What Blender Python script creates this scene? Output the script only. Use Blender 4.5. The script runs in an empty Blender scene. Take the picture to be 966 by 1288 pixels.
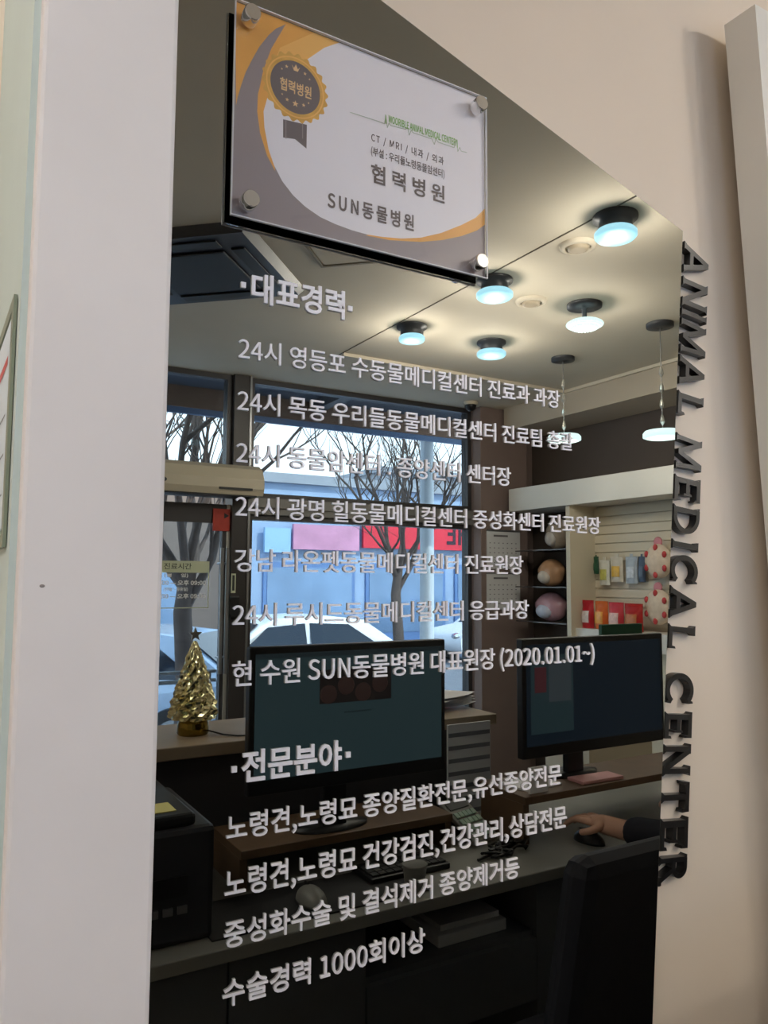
import bpy, bmesh, math, random
from mathutils import Vector, Matrix
import numpy as np
random.seed(7)
S = bpy.context.scene
COL = S.collection
PI = math.pi

# ------------------------------------------------------------------ camera
YAW, PITCH, ROLL, FOC, DIST, EYE = 0.533214677, 0.0867280285, 0.00481618985, 980.0, 0.80, 1.50
_f = Vector((math.sin(YAW)*math.cos(PITCH), math.cos(YAW)*math.cos(PITCH), math.sin(PITCH)))
_r0 = Vector((math.cos(YAW), -math.sin(YAW), 0.0)); _u0 = _r0.cross(_f)
_r = _r0*math.cos(ROLL) + _u0*math.sin(ROLL)
_u = -_r0*math.sin(ROLL) + _u0*math.cos(ROLL)
cd = bpy.data.cameras.new('camera'); cam = bpy.data.objects.new('camera', cd); COL.objects.link(cam)
cam.matrix_world = Matrix(((_r.x, _u.x, -_f.x, 0.0), (_r.y, _u.y, -_f.y, -DIST), (_r.z, _u.z, -_f.z, EYE), (0, 0, 0, 1)))
cd.sensor_fit = 'VERTICAL'; cd.sensor_height = 36.0; cd.lens = 36.0*FOC/1288.0
cd.clip_start = 0.02; cd.clip_end = 300
S.camera = cam
S.view_settings.view_transform = 'Standard'; S.view_settings.look = 'None'
S.view_settings.gamma = 1.0; S.view_settings.use_curve_mapping = False
S.view_settings.exposure = 1.0

# ------------------------------------------------------------------ sky, sun
w = bpy.data.worlds.new('sky'); S.world = w; w.use_nodes = True
nt = w.node_tree; nt.nodes.clear()
wo = nt.nodes.new('ShaderNodeOutputWorld'); bg = nt.nodes.new('ShaderNodeBackground')
tc = nt.nodes.new('ShaderNodeTexCoord'); sx = nt.nodes.new('ShaderNodeSeparateXYZ'); rp = nt.nodes.new('ShaderNodeValToRGB')
rp.color_ramp.elements[0].position = 0.0; rp.color_ramp.elements[0].color = (0.86, 0.93, 1.0, 1)
rp.color_ramp.elements[1].position = 0.6; rp.color_ramp.elements[1].color = (0.58, 0.76, 1.0, 1)
nt.links.new(tc.outputs['Generated'], sx.inputs[0]); nt.links.new(sx.outputs['Z'], rp.inputs[0])
nt.links.new(rp.outputs[0], bg.inputs[0]); bg.inputs[1].default_value = 3.4
nt.links.new(bg.outputs[0], wo.inputs[0])
sl = bpy.data.lights.new('sun', 'SUN'); sl.energy = 4.0; sl.angle = 0.01; sl.color = (1, 0.95, 0.86)
so = bpy.data.objects.new('sun', sl); COL.objects.link(so); so.rotation_euler = (math.radians(-52), 0, math.radians(-25)); so.location = (0, 5, 8)

# ------------------------------------------------------------------ pixel -> place.  The black glass is the plane y = 0; a thing seen in it at
# depth v behind the glass really stands at y = -v in the room.  Everything of the room is written as (x, v, z).
def ray(px, py):
    d = _r*(px-483) - _u*(py-644) + _f*FOC
    return d/d.y
def atv(px, py, v):
    d = ray(px, py)*(v+DIST); return Vector((d.x, v, EYE+d.z))
def atz(px, py, z):
    d = ray(px, py); t = (z-EYE)/d.z; return Vector((d.x*t, t-DIST, z))
def atx(px, py, x):
    d = ray(px, py); t = x/d.x; return Vector((x, t-DIST, EYE+d.z*t))

# ------------------------------------------------------------------ materials
MATS = {}
def mat(name, col, rough=0.6, metal=0.0, emit=None, estr=1.0, var=0.06, scale=6.0, spec=0.5, bump=0.0):
    if name in MATS: return MATS[name]
    m = bpy.data.materials.new(name); m.use_nodes = True; t = m.node_tree; b = t.nodes['Principled BSDF']
    b.inputs['Roughness'].default_value = rough; b.inputs['Metallic'].default_value = metal
    b.inputs['Specular IOR Level'].default_value = spec
    c4 = (col[0], col[1], col[2], 1)
    if var > 0:
        co = t.nodes.new('ShaderNodeTexCoord'); n = t.nodes.new('ShaderNodeTexNoise'); n.inputs['Scale'].default_value = scale; n.inputs['Detail'].default_value = 4
        r = t.nodes.new('ShaderNodeValToRGB')
        r.color_ramp.elements[0].position = 0.3; r.color_ramp.elements[1].position = 0.7
        r.color_ramp.elements[0].color = tuple(c*(1-var) for c in col)+(1,); r.color_ramp.elements[1].color = tuple(min(1, c*(1+var)) for c in col)+(1,)
        t.links.new(co.outputs['Object'], n.inputs['Vector']); t.links.new(n.outputs['Fac'], r.inputs[0]); t.links.new(r.outputs[0], b.inputs['Base Color'])
        if bump > 0:
            bp = t.nodes.new('ShaderNodeBump'); bp.inputs['Strength'].default_value = bump; bp.inputs['Distance'].default_value = 0.01
            t.links.new(n.outputs['Fac'], bp.inputs['Height']); t.links.new(bp.outputs[0], b.inputs['Normal'])
    else:
        b.inputs['Base Color'].default_value = c4
    if emit:
        b.inputs['Emission Color'].default_value = (emit[0], emit[1], emit[2], 1); b.inputs['Emission Strength'].default_value = estr
    MATS[name] = m; return m
def srgb(r, g, b):
    f = lambda c: (c/255/12.92) if c/255 <= 0.04045 else ((c/255+0.055)/1.055)**2.4
    return (f(r), f(g), f(b))
def glass(name, tint=(1, 1, 1), refl=0.08):
    if name in MATS: return MATS[name]
    m = bpy.data.materials.new(name); m.use_nodes = True; t = m.node_tree; t.nodes.clear()
    o = t.nodes.new('ShaderNodeOutputMaterial'); tr = t.nodes.new('ShaderNodeBsdfTransparent'); tr.inputs[0].default_value = tint+(1,)
    g = t.nodes.new('ShaderNodeBsdfGlossy'); g.inputs['Roughness'].default_value = 0.0; mx = t.nodes.new('ShaderNodeMixShader')
    fr = t.nodes.new('ShaderNodeFresnel'); fr.inputs['IOR'].default_value = 1.45
    ge = t.nodes.new('ShaderNodeNewGeometry'); sb_ = t.nodes.new('ShaderNodeMath'); sb_.operation = 'SUBTRACT'; sb_.inputs[0].default_value = 1.0
    ml = t.nodes.new('ShaderNodeMath'); ml.operation = 'MULTIPLY'
    t.links.new(ge.outputs['Backfacing'], sb_.inputs[1]); t.links.new(fr.outputs[0], ml.inputs[0]); t.links.new(sb_.outputs[0], ml.inputs[1])
    t.links.new(ml.outputs[0], mx.inputs[0]); t.links.new(tr.outputs[0], mx.inputs[1]); t.links.new(g.outputs[0], mx.inputs[2]); t.links.new(mx.outputs[0], o.inputs[0])
    MATS[name] = m; return m

# ------------------------------------------------------------------ mesh building
class MB:
    """collects shapes in one frame (x right, y depth, z up); build() links ONE mesh object"""
    def __init__(s): s.v = []; s.f = []; s.m = []; s.sm = []
    def add(s, vs, fs, mi=0, smooth=False):
        o = len(s.v); s.v += [Vector(a) for a in vs]
        for f in fs: s.f.append([o+i for i in f]); s.m.append(mi); s.sm.append(smooth)
        return s
    def box(s, x0, x1, y0, y1, z0, z1, mi=0, bev=0.0):
        x0, x1 = sorted((x0, x1)); y0, y1 = sorted((y0, y1)); z0, z1 = sorted((z0, z1))
        if bev <= 0:
            vs = [(x, y, z) for x in (x0, x1) for y in (y0, y1) for z in (z0, z1)]
            return s.add(vs, [(0, 1, 3, 2), (4, 6, 7, 5), (0, 4, 5, 1), (2, 3, 7, 6), (0, 2, 6, 4), (1, 5, 7, 3)], mi)
        bm = bmesh.new(); bmesh.ops.create_cube(bm, size=1.0)
        for q in bm.verts: q.co = Vector(((x0+x1)/2+q.co.x*(x1-x0), (y0+y1)/2+q.co.y*(y1-y0), (z0+z1)/2+q.co.z*(z1-z0)))
        bmesh.ops.bevel(bm, geom=bm.edges[:], offset=bev, segments=2, affect='EDGES', profile=0.5)
        s.bm(bm, mi); return s
    def bm(s, bm, mi=0, smooth=False, M=None):
        bm.verts.index_update(); vs = [(M @ q.co if M else q.co.copy()) for q in bm.verts]
        s.add(vs, [[q.index for q in f.verts] for f in bm.faces], mi, smooth); bm.free(); return s
    def prism(s, poly, a, b, fn, mi=0):
        """poly of 2-D points swept from depth a to b; fn(u, w, t) -> point"""
        n = len(poly); vs = [fn(p[0], p[1], a) for p in poly]+[fn(p[0], p[1], b) for p in poly]
        return s.add(vs, [list(range(n))[::-1], list(range(n, 2*n))]+[[i, (i+1) % n, n+(i+1) % n, n+i] for i in range(n)], mi)
    def lathe(s, prof, c=(0, 0, 0), n=24, mi=0, axis='z', smooth=True):
        vs = []; fs = []
        for r, h in prof:
            for k in range(n):
                a = 2*PI*k/n; p = (r*math.cos(a), r*math.sin(a), h)
                if axis == 'y': p = (p[0], p[2], p[1])
                if axis == 'x': p = (p[2], p[0], p[1])
                vs.append((c[0]+p[0], c[1]+p[1], c[2]+p[2]))
        for i in range(len(prof)-1):
            for k in range(n): fs.append([i*n+k, i*n+(k+1) % n, (i+1)*n+(k+1) % n, (i+1)*n+k])
        s.add(vs, fs, mi, smooth); m = len(prof)-1
        s.add([vs[k] for k in range(n)], [list(range(n))[::-1]], mi); s.add([vs[m*n+k] for k in range(n)], [list(range(n))], mi)
        return s
    def tube(s, path, r, n=8, mi=0):
        path = [Vector(p) for p in path]; vs = []; fs = []; m = len(path)
        rr = r if isinstance(r, (list, tuple)) else [r]*m; up = Vector((0.13, 0.21, 0.97))
        for i, p in enumerate(path):
            t = (path[min(i+1, m-1)]-path[max(i-1, 0)]).normalized(); a = t.cross(up)
            if a.length < 1e-3: a = t.cross(Vector((1, 0, 0)))
            a.normalize(); b = t.cross(a)
            for k in range(n): q = 2*PI*k/n; vs.append(p+(a*math.cos(q)+b*math.sin(q))*rr[i])
        for i in range(m-1):
            for k in range(n): fs.append([i*n+k, i*n+(k+1) % n, (i+1)*n+(k+1) % n, (i+1)*n+k])
        s.add(vs, fs, mi, True); s.add(vs[:n], [list(range(n))], mi); s.add(vs[-n:], [list(range(n))[::-1]], mi); return s
    def ball(s, c, r, mi=0, seg=16, rings=10):
        bm = bmesh.new(); bmesh.ops.create_uvsphere(bm, u_segments=seg, v_segments=rings, radius=1.0)
        if not isinstance(r, (tuple, list)): r = (r, r, r)
        return s.bm(bm, mi, True, Matrix.Translation(Vector(c)) @ Matrix.Diagonal((r[0], r[1], r[2], 1)))
    def xf(s, M):
        s.v = [M @ q for q in s.v]; return s
    def build(s, name, mats, parent=None, room=True, loc=None, smooth=None):
        me = bpy.data.meshes.new(name); k = -1 if room else 1
        o0 = Vector(loc) if loc is not None else Vector((0, 0, 0))
        me.from_pydata([((q.x-o0.x), k*(q.y-o0.y), q.z-o0.z) for q in s.v], [], [(f[::-1] if room else f) for f in s.f])
        for m in (mats if isinstance(mats, (list, tuple)) else [mats]): me.materials.append(m)
        for p, mi, sm in zip(me.polygons, s.m, s.sm): p.material_index = mi; p.use_smooth = sm
        bm = bmesh.new(); bm.from_mesh(me); bmesh.ops.recalc_face_normals(bm, faces=bm.faces[:]); bm.to_mesh(me); bm.free()
        me.update(); o = bpy.data.objects.new(name, me); COL.objects.link(o)
        if parent is not None: o.parent = parent
        o.location = (o0.x, k*o0.y, o0.z)
        return o
def tag(o, label=None, cat=None, group=None, kind=None):
    if label: o['label'] = label
    if cat: o['category'] = cat
    if group: o['group'] = group
    if kind: o['kind'] = kind
    return o
def thing(name, label, cat, loc, rz=0.0, group=None, room=True):
    o = bpy.data.objects.new(name, None); COL.objects.link(o); k = -1 if room else 1
    o.location = (loc[0], k*loc[1], loc[2]); o.rotation_euler = (0, 0, k*rz); o.empty_display_size = 0.05
    return tag(o, label, cat, group)
def struct(name, mb, m, room=True):
    return tag(mb.build(name, m, room=room), kind='structure')
def copy_tree(o, parent=None):
    c = o.copy(); COL.objects.link(c)
    if parent is not None: c.parent = parent
    for ch in list(o.children): copy_tree(ch, c)
    return c
_tc = {}
FONT = None
try:      # the CJK face that ships inside Blender itself; the default face falls back to it anyway
    import os
    FONT = bpy.data.fonts.load(os.path.join(bpy.utils.system_resource('DATAFILES'), 'fonts', 'Noto Sans CJK Regular.woff2'))
except Exception:
    FONT = None
def text(body, size=1.0, bold=0.0, depth=0.0, spacing=1.0):
    """flat (or extruded) lettering: verts (x, y, z) in em units and faces"""
    key = (body, bold, depth, spacing)
    if key not in _tc:
        cu = bpy.data.curves.new('t', 'FONT'); cu.body = body; cu.font = FONT or cu.font; cu.offset = bold; cu.extrude = depth; cu.space_character = spacing; cu.resolution_u = 3; cu.fill_mode = 'BOTH'
        ob = bpy.data.objects.new('t', cu); COL.objects.link(ob); bpy.context.view_layer.update()
        me = bpy.data.meshes.new_from_object(ob.evaluated_get(bpy.context.evaluated_depsgraph_get()))
        _tc[key] = ([q.co.copy() for q in me.vertices], [list(p.vertices) for p in me.polygons])
        bpy.data.objects.remove(ob); bpy.data.curves.remove(cu); bpy.data.meshes.remove(me)
    vs, fs = _tc[key]
    return [q*size for q in vs], fs
_si = text('시')[0]; SI0, SI1 = min(q.y for q in _si), max(q.y for q in _si); _h = text('H')[0]; CAP1 = max(q.y for q in _h)
BK = (SI1-SI0)/0.906
def text_fit(mb, body, x0, x1, zbase, y, size, bold=0.0, depth=0.0, mi=0, spacing=1.0, right=True, fn=None):
    """lettering standing in an x-z plane at depth y, facing -y, stretched to span x0..x1, em = size"""
    vs, fs = text(body, 1.0, bold*BK, depth/size if depth else 0.0, spacing)
    a = min(q.x for q in vs); b = max(q.x for q in vs); k = (x1-x0)/(b-a)
    out = []
    for q in vs:
        X, Y, Zz = x0+(q.x-a)*k, y-q.z*size, zbase+q.y*size
        out.append(Vector((X, Y, Zz)) if fn is None else fn(X, Y, Zz))
    mb.add(out, fs, mi); return mb

# ================================================================== MATERIALS
M_wall = mat('wall_beige_paint', srgb(224, 209, 191), 0.75, var=0.03, scale=1.7)
M_pillar = mat('wall_white_paint', srgb(207, 202, 200), 0.7, var=0.035, scale=9)
M_mint = mat('wall_green_light_tint', srgb(184, 198, 194), 0.6, var=0.03)  # greenish light on the stub's left face, put into its colour
M_ceil = mat('ceiling_paint', srgb(218, 208, 190), 0.8, var=0.015)
M_floor = mat('floor_tile', srgb(92, 84, 76), 0.35, var=0.1)
M_taupe = mat('wall_taupe_paint', srgb(134, 116, 110), 0.7, var=0.03)
M_dark = mat('wall_dark_brown', srgb(82, 72, 66), 0.7, var=0.04)
M_white = mat('white_laminate', srgb(225, 222, 214), 0.35, var=0.015)
M_cream = mat('cream_laminate', srgb(214, 204, 182), 0.45, var=0.015)
M_black = mat('black_plastic', srgb(20, 21, 24), 0.4, var=0.05)
M_steel = mat('grey_steel', srgb(150, 152, 155), 0.3, 0.8, var=0.02)
M_chrome = mat('polished_chrome', (0.80, 0.79, 0.77), 0.12, 1.0, var=0)
M_wood = mat('oak_wood', srgb(98, 76, 56), 0.45, var=0.15, scale=14)
M_paper = mat('paper_white', srgb(228, 228, 230), 0.6, var=0.01)
M_frame = mat('dark_frame', srgb(70, 68, 70), 0.4, 0.3, var=0.03)
M_clear = glass('clear_glass')
M_shop = glass('shop_window_glass', (0.82, 0.88, 0.92))
# tinted mirror-black glass of the sign board
M_board = mat('black_mirror_glass', (0.34, 0.345, 0.32), 0.0, 1.0, var=0)
M_edge = mat('polished_glass_edge', srgb(170, 180, 172), 0.15, 0.6, var=0)
M_letw = mat('white_acrylic_letter', srgb(243, 240, 245), 0.4, var=0)
M_letk = mat('black_acrylic_letter', srgb(22, 21, 21), 0.28, var=0.03)

# ================================================================== SETTING: the wall with the board (direct view)
WALL_Y = 0.024
rw = 4.30; lw = -1.70; WIN = 4.08; CZ = 2.853
struct('wall_back', MB().box(lw-0.2, rw+0.2, WALL_Y, WALL_Y+0.15, 0, 3.1), M_wall, room=False)
px0, px1, pf = 0.0478, 0.1320, -0.30
mk = atv(53, 737, pf)
struct('wall_stub', MB().ball((mk.x, pf, mk.z), (0.0016, 0.0003, 0.0010), 2, 10, 6).box(px0, px1, pf, WALL_Y, 0, CZ, 0, 0.003).box(px0-0.004, px0, pf+0.012, WALL_Y, 0, CZ, 1), [M_pillar, M_mint, mat('scuff_mark', srgb(120, 112, 108), 0.8, var=0)], room=False)
# frame and notice on the mint side of the wall stub
t = thing('pinned_notice', 'white paper notice taped to the pale green side of the white wall end', 'notice', (px0, -0.02, 1.6), room=False)
def side(px, py): return atx(px, py, px0-0.006)
a, b, c, d = side(2, 440), side(16, 398), side(9, 655), side(1, 672)
mb = MB(); n = Vector((-0.0015, 0, 0))
y0, y1 = a.y, b.y
zt, zb = (a.z+b.z)/2, (c.z+d.z)/2
mb.box(px0-0.0065, px0-0.005, b.y+0.004, b.y+0.13, zb, zt, 0); mb.add([(px0-0.0068, b.y+0.012, zt-0.022), (px0-0.0068, b.y+0.12, zt-0.022), (px0-0.0068, b.y+0.12, zt-0.028), (px0-0.0068, b.y+0.012, zt-0.028)], [(0, 1, 2, 3)], 1)
for k in range(7): z = zt-0.06-k*0.026; mb.add([(px0-0.0068, b.y+0.012, z), (px0-0.0068, b.y+0.12, z), (px0-0.0068, b.y+0.12, z-0.0015), (px0-0.0068, b.y+0.012, z-0.0015)], [(0, 1, 2, 3)], 2)
mb.xf(Matrix.Translation((-px0, 0.02, -1.6)))
mb.build('sheet', [mat('notice_paper', srgb(198, 210, 220), 0.6, var=0.01), mat('red_ink', srgb(190, 80, 80), var=0), mat('grey_ink', srgb(120, 125, 130), var=0)], t, room=False)
q0 = px0-0.0066; mb = MB().box(q0, px0-0.0045, b.y-0.010, b.y+0.002, zb-0.012, zt+0.012).box(q0, px0-0.0045, b.y+0.002, b.y+0.14, zt+0.004, zt+0.012).box(q0, px0-0.0045, b.y+0.002, b.y+0.14, zb-0.012, zb-0.004)
mb.xf(Matrix.Translation((-px0, 0.02, -1.6))); mb.build('notice_frame', mat('olive_frame', srgb(120, 128, 108), 0.5), t, room=False)

# ------------------------------------------------------------------ the black glass board
A = atv(481, 0, 0); B = atv(860, 290, 0); Cc = atv(822, 1288, 0)
sl_top = (A.z-B.z)/(A.x-B.x); zTL = A.z+sl_top*(0.18-A.x)
sl_r = (Cc.x-B.x)/(Cc.z-B.z); zB = 0.32; xBR = B.x+sl_r*(zB-B.z)
board_poly = [(0.1815, zB), (xBR, zB), (B.x, B.z), (0.1815, zTL)]
board = thing('sign_board', 'large black mirror glass signboard with white Korean lettering, slanted top and right edge', 'signboard', (0.6, WALL_Y, zB), room=False)
bo = Vector((0.6, WALL_Y, zB)); TB = Matrix.Translation(-bo)
def inset(poly, dlt):
    out = []; n = len(poly)
    for i in range(n):
        p0, p1, p2 = Vector(poly[i-1]), Vector(poly[i]), Vector(poly[(i+1) % n])
        e1 = (p1-p0).normalized(); e2 = (p2-p1).normalized(); n1 = Vector((-e1.y, e1.x)); n2 = Vector((-e2.y, e2.x))
        bis = (n1+n2).normalized(); out.append(tuple(p1+bis*dlt/max(0.2, bis.dot(n1))))
    return out
bp2 = inset(board_poly, 0.0022)
mb = MB(); N = 4
vs = [(p[0], 0.0, p[1]) for p in bp2]+[(p[0], 0.0016, p[1]) for p in board_poly]+[(p[0], 0.014, p[1]) for p in board_poly]
mb.add(vs, [(0, 1, 2, 3)], 0); mb.add(vs, [(i, 4+i, 4+(i+1) % 4, (i+1) % 4) for i in range(4)], 1)
mb.add(vs, [(4+i, 8+i, 8+(i+1) % 4, 4+(i+1) % 4) for i in range(4)]+[(8, 11, 10, 9)], 1)
mb.xf(TB); mb.build('glass_panel', [M_board, M_edge], board, room=False)
mb = MB().prism(inset(board_poly, 0.012), 0.0141, WALL_Y, lambda u, ww, t: (u, t, ww)); mb.xf(TB)
mb.build('backing_sheet', M_black, board, room=False)
# lettering on the glass: (text, left px, right px, pixel of stem top, pixel of stem bottom, weight)
LY = -0.0022
lines = [
 ('대표경력', (317, 360), (434, 386), (341.4, 347.2), (341.4, 383.5), 0.021),
 ('24시 영등포 수동물메디컬센터 진료과 과장', (300.3, 440), (704.5, 500), (355.4, 432.5), (355.4, 459.9), 0.006),
 ('24시 목동 우리들동물메디컬센터 진료팀 총괄', (299, 505), (720.8, 553), (354.2, 496.3), (354.2, 523.6), 0.006),
 ('24시 동물암센터 . 종양센터 센터장', (297.5, 573), (643, 600), (353.4, 559.8), (353.4, 587.6), 0.006),
 ('24시 광명 힐동물메디컬센터 중성화센터 진료원장', (296.7, 640), (755.4, 660), (352.4, 625.6), (352.4, 653), 0.006),
 ('강남 라온펫동물메디컬센터 진료원장', (295.5, 706), (658.4, 710), (373.6, 691.9), (373.6, 719.7), 0.006),
 ('24시 루시드동물메디컬센터 응급과장', (293.2, 773), (665.5, 768), (349.7, 758.4), (349.7, 786.9), 0.006),
 ('현 수원 SUN동물병원 대표원장 (2020.01.01~)', (292.8, 843), (748, 821), (550, 819), (550, 846.7), 0.006),
 ('전문분야', (304.5, 966), (430, 951), (424.8, 932.4), (424.8, 968.8), 0.021),
 ('노령견,노령묘 종양질환전문,유선종양전문', (285.5, 1040), (706.5, 977), (364, 1014.3), (364, 1045.3), 0.006),
 ('노령견,노령묘 건강검진,건강관리,상담전문', (283.5, 1105), (713.2, 1027), (631.8, 1028.8), (631.8, 1057.8), 0.006),
 ('중성화수술 및 결석제거 종양제거등', (282.4, 1180), (653.6, 1097), (535.9, 1103.8), (535.9, 1132.4), 0.006),
 ('수술경력 1000회이상', (280.7, 1250), (535, 1186), (485.5, 1180.5), (485.5, 1210.5), 0.006)]
for body, lp, rp_, tp, bp_, wgt in lines:
    x0 = atv(lp[0], lp[1], LY).x; x1 = atv(rp_[0], rp_[1], LY).x
    zt = atv(tp[0], tp[1], LY).z; zb = atv(bp_[0], bp_[1], LY).z; size = (zt-zb)/(SI1-SI0)
    mb = text_fit(MB(), body, x0, x1, zb-SI0*size, LY+0.0011, size, wgt, 0.00105)
    if wgt > 0.02:
        for q in (((306.5, 358), (441, 388)) if body[0] == '대' else ((295, 968), (438.5, 949.5))):
            c_ = atv(q[0], q[1], LY); mb.box(c_.x-0.0028, c_.x+0.0028, LY, -0.0001, c_.z-0.0031, c_.z+0.0031)
    mb.xf(TB)
    mb.build('heading_lettering' if wgt > 0.02 else 'lettering_row', M_letw, board, room=False)

# ------------------------------------------------------------------ certificate plate
PY = -0.0155                      # front face of the clear plate
TL, TR, BR, BL = [atv(*q, PY) for q in ((296.5, -3), (611.8, 124.5), (612.3, 348), (292.8, 269.7))]
cx0 = (TL.x+BL.x)/2; cx1 = (TR.x+BR.x)/2; cz1 = (TL.z+TR.z)/2; cz0 = (BL.z+BR.z)/2
cert = thing('certificate_plaque', 'clear acrylic certificate plaque with gold rosette on chrome bolts at the board top', 'plaque', (cx0, 0, cz0), room=False)
TC = Matrix.Translation((-cx0, 0, -cz0))
PK = PY+0.0046                    # printed sheet just behind the clear plate
def cp(px, py):
    p = atv(px, py, PK); return (min(max(p.x, cx0), cx1), min(max(p.z, cz0), cz1))
def cps(lst): return [cp(*q) for q in lst]
mb = MB().box(cx0, cx1, PY, PY+0.003, cz0, cz1); mb.xf(TC); mb.build('acrylic_sheet', M_clear, cert, room=False)
mb = MB()
e = 0.0013
for (a0, a1, b0, b1) in ((cx0-e, cx0, cz0-e, cz1+e), (cx1, cx1+e, cz0-e, cz1+e), (cx0, cx1, cz0-e, cz0), (cx0, cx1, cz1, cz1+e)): mb.box(a0, a1, PY, PY+0.0031, b0, b1)
mb.xf(TC); mb.build('polished_edge', mat('acrylic_edge', srgb(214, 214, 216), 0.2, var=0), cert, room=False)
M_gray = mat('print_grey', srgb(146, 135, 136), 0.35, var=0.01); M_pale = mat('print_pale', srgb(226, 222, 226), 0.35, var=0.005)
M_or = mat('print_orange', srgb(226, 165, 85), 0.35, var=0.06, scale=20); M_orl = mat('print_light_orange', srgb(234, 182, 104), 0.35, var=0.03)
M_gold = mat('print_gold', srgb(214, 166, 88), 0.3, var=0.12, scale=60); M_txt = mat('print_text_grey', srgb(104, 94, 92), 0.4, var=0)
M_grn = mat('print_green', srgb(132, 182, 96), 0.4, var=0); M_lin = mat('print_line', srgb(172, 182, 164), 0.4, var=0); M_bdg = mat('print_badge_grey', srgb(112, 103, 103), 0.35, var=0.02)
M_tan = mat('print_tan', srgb(226, 190, 140), 0.35, var=0)
pm = [M_gray, M_pale, M_or, M_orl, M_gold, M_txt, M_grn, M_lin, M_bdg, M_tan, M_black]
mb = MB(); mb.box(cx0, cx1, PK, PK+0.001, cz0, cz1, 0); mb.box(cx0, cx1, PK+0.001, PK+0.002, cz0, cz1, 10)
layer = [0]
def flat(poly, mi):
    layer[0] += 1; y = PK-0.000008*layer[0]
    from mathutils.geometry import tessellate_polygon
    mb.add([(p[0], y, p[1]) for p in poly], tessellate_polygon([[Vector((p[0], p[1], 0)) for p in poly]]), mi)
white_edge = [(426.7, 51), (408, 60), (389, 73), (368, 88), (349, 106), (336, 124), (331.5, 140), (332.5, 160), (337.8, 188), (344.7, 208), (355, 228), (368.6, 245.7), (384, 260), (402.7, 273), (422, 282), (443.7, 290), (462, 295), (481.3, 298), (505, 300), (529, 299), (555, 293), (580.4, 283), (598, 274), (614, 264)]
# orange field in the top left corner, crescent, lower orange sweep, white oval field
flat([(cx0, cz1)]+cps([(430, 44), (426.7, 53), (389, 75), (349, 108), (333, 140), (332.7, 184), (327.6, 167), (324, 140), (326, 113)])+[cp(297, 150)], 2)
flat(cps([(440, 44), (408, 62), (372, 90), (350, 110), (338, 100), (352, 60), (395, 34)]), 3)
flat(cps([(359.5, 30.4), (347, 36), (338, 44), (326, 59), (317, 75), (309, 91), (303.7, 106), (299, 122), (296, 137), (294, 200), (345, 220), (334, 195), (327.6, 167.4), (324, 140), (326, 113), (331, 89), (341, 61.5)]), 0)
flat(cps([(324.5, 118), (323.5, 140), (327, 167), (336, 196), (346, 215), (344, 195), (338, 150), (345, 110), (333, 86)]), 2)
flat(cps([(460, 296), (490, 302), (529, 304.4), (556, 302), (580.4, 297), (600, 290), (614, 284), (614, 258), (560, 270)]), 2)
flat(cps([(580, 283), (600, 274), (614, 267), (614, 258), (570, 270)]), 3)
flat(cps(white_edge)+[(cx1, cz1)]+[cp(426.7, 40.8)], 1)
# ribbon, rosette
flat(cps([(356, 150), (386, 157), (385.5, 187), (371, 175), (356, 173)]), 8)
for q in ((360, 362), (381, 383)): flat(cps([(q[0]-1, 151), (q[0]+0.2, 151), (q[0]+0.2, 175), (q[0]-1, 174)]), 0)
bc = Vector(cp(371.8, 110)); bR = abs(cp(371.8, 152.5)[1]-cp(371.8, 66.5)[1])/2
def disc(r, mi, n=56, wob=0.0, k=22): flat([(bc.x+(r+wob*math.sin(k*2*PI*i/n))*math.cos(2*PI*i/n), bc.y+(r+wob*math.sin(k*2*PI*i/n))*math.sin(2*PI*i/n)) for i in range(n)], mi)
disc(bR*0.97, 4, 220, bR*0.045, 22); disc(bR*0.88, 3); disc(bR*0.84, 4); disc(bR*0.755, 8)
flat([(bc.x+bR*x, bc.y+bR*y) for x, y in ((-0.13, 0.64), (-0.06, 0.48), (0.06, 0.48), (0.13, 0.64), (0.06, 0.55), (0.0, 0.68), (-0.06, 0.55))], 9)
def star(x, y, r):
    flat([(bc.x+bR*x+(r if i % 2 == 0 else r*0.42)*bR*math.cos(PI/2+i*PI/5), bc.y+bR*y+(r if i % 2 == 0 else r*0.42)*bR*math.sin(PI/2+i*PI/5)) for i in range(10)], 9)
for x, y, r in ((-0.28, 0.52, 0.055), (0.28, 0.5, 0.055), (-0.42, 0.4, 0.035), (0.42, 0.38, 0.035), (0, -0.48, 0.10), (-0.25, -0.44, 0.06), (0.25, -0.44, 0.06), (-0.4, -0.33, 0.035), (0.4, -0.33, 0.035)): star(x, y, r)
def ctext(body, l, r_, top, bot, mi, bold=0.0, spacing=1.0, cap=None):
    """cap: (low, high) of the measured letter in em"""
    x0, x1 = cp(*l)[0], cp(*r_)[0]; zt, zb = cp(*top)[1], cp(*bot)[1]; lo, hi = (0.0, CAP1) if cap else (SI0, SI1)
    size = (zt-zb)/(hi-lo); layer[0] += 1
    text_fit(mb, body, x0, x1, zb-lo*size, PK-0.000008*layer[0]-0.0003, size, bold, 0, mi, spacing)
ctext('협력병원', (352, 105), (391.5, 115), (370, 103), (371, 118.5), 9, 0.02)
ctext('WOORIBLE ANIMAL MEDICAL CENTER', (488.4, 148), (573, 178), (489, 145.3), (489, 154), 6, 0.02, cap=(0, 0.70))
ctext('CT / MRI / 내과 / 외과', (466.7, 172.5), (557.8, 201), (467, 168.5), (467, 177), 5, 0.012, 1.1, cap=(0, 0.70))
ctext('(부설 : 우리들노령동물암센터)', (466.5, 190), (558.8, 218), (471, 185.5), (471, 196.5), 5, 0.012)
ctext('협 력 병 원', (466.5, 218), (559, 246.5), (474, 208), (474, 231), 5, 0.02)
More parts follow.
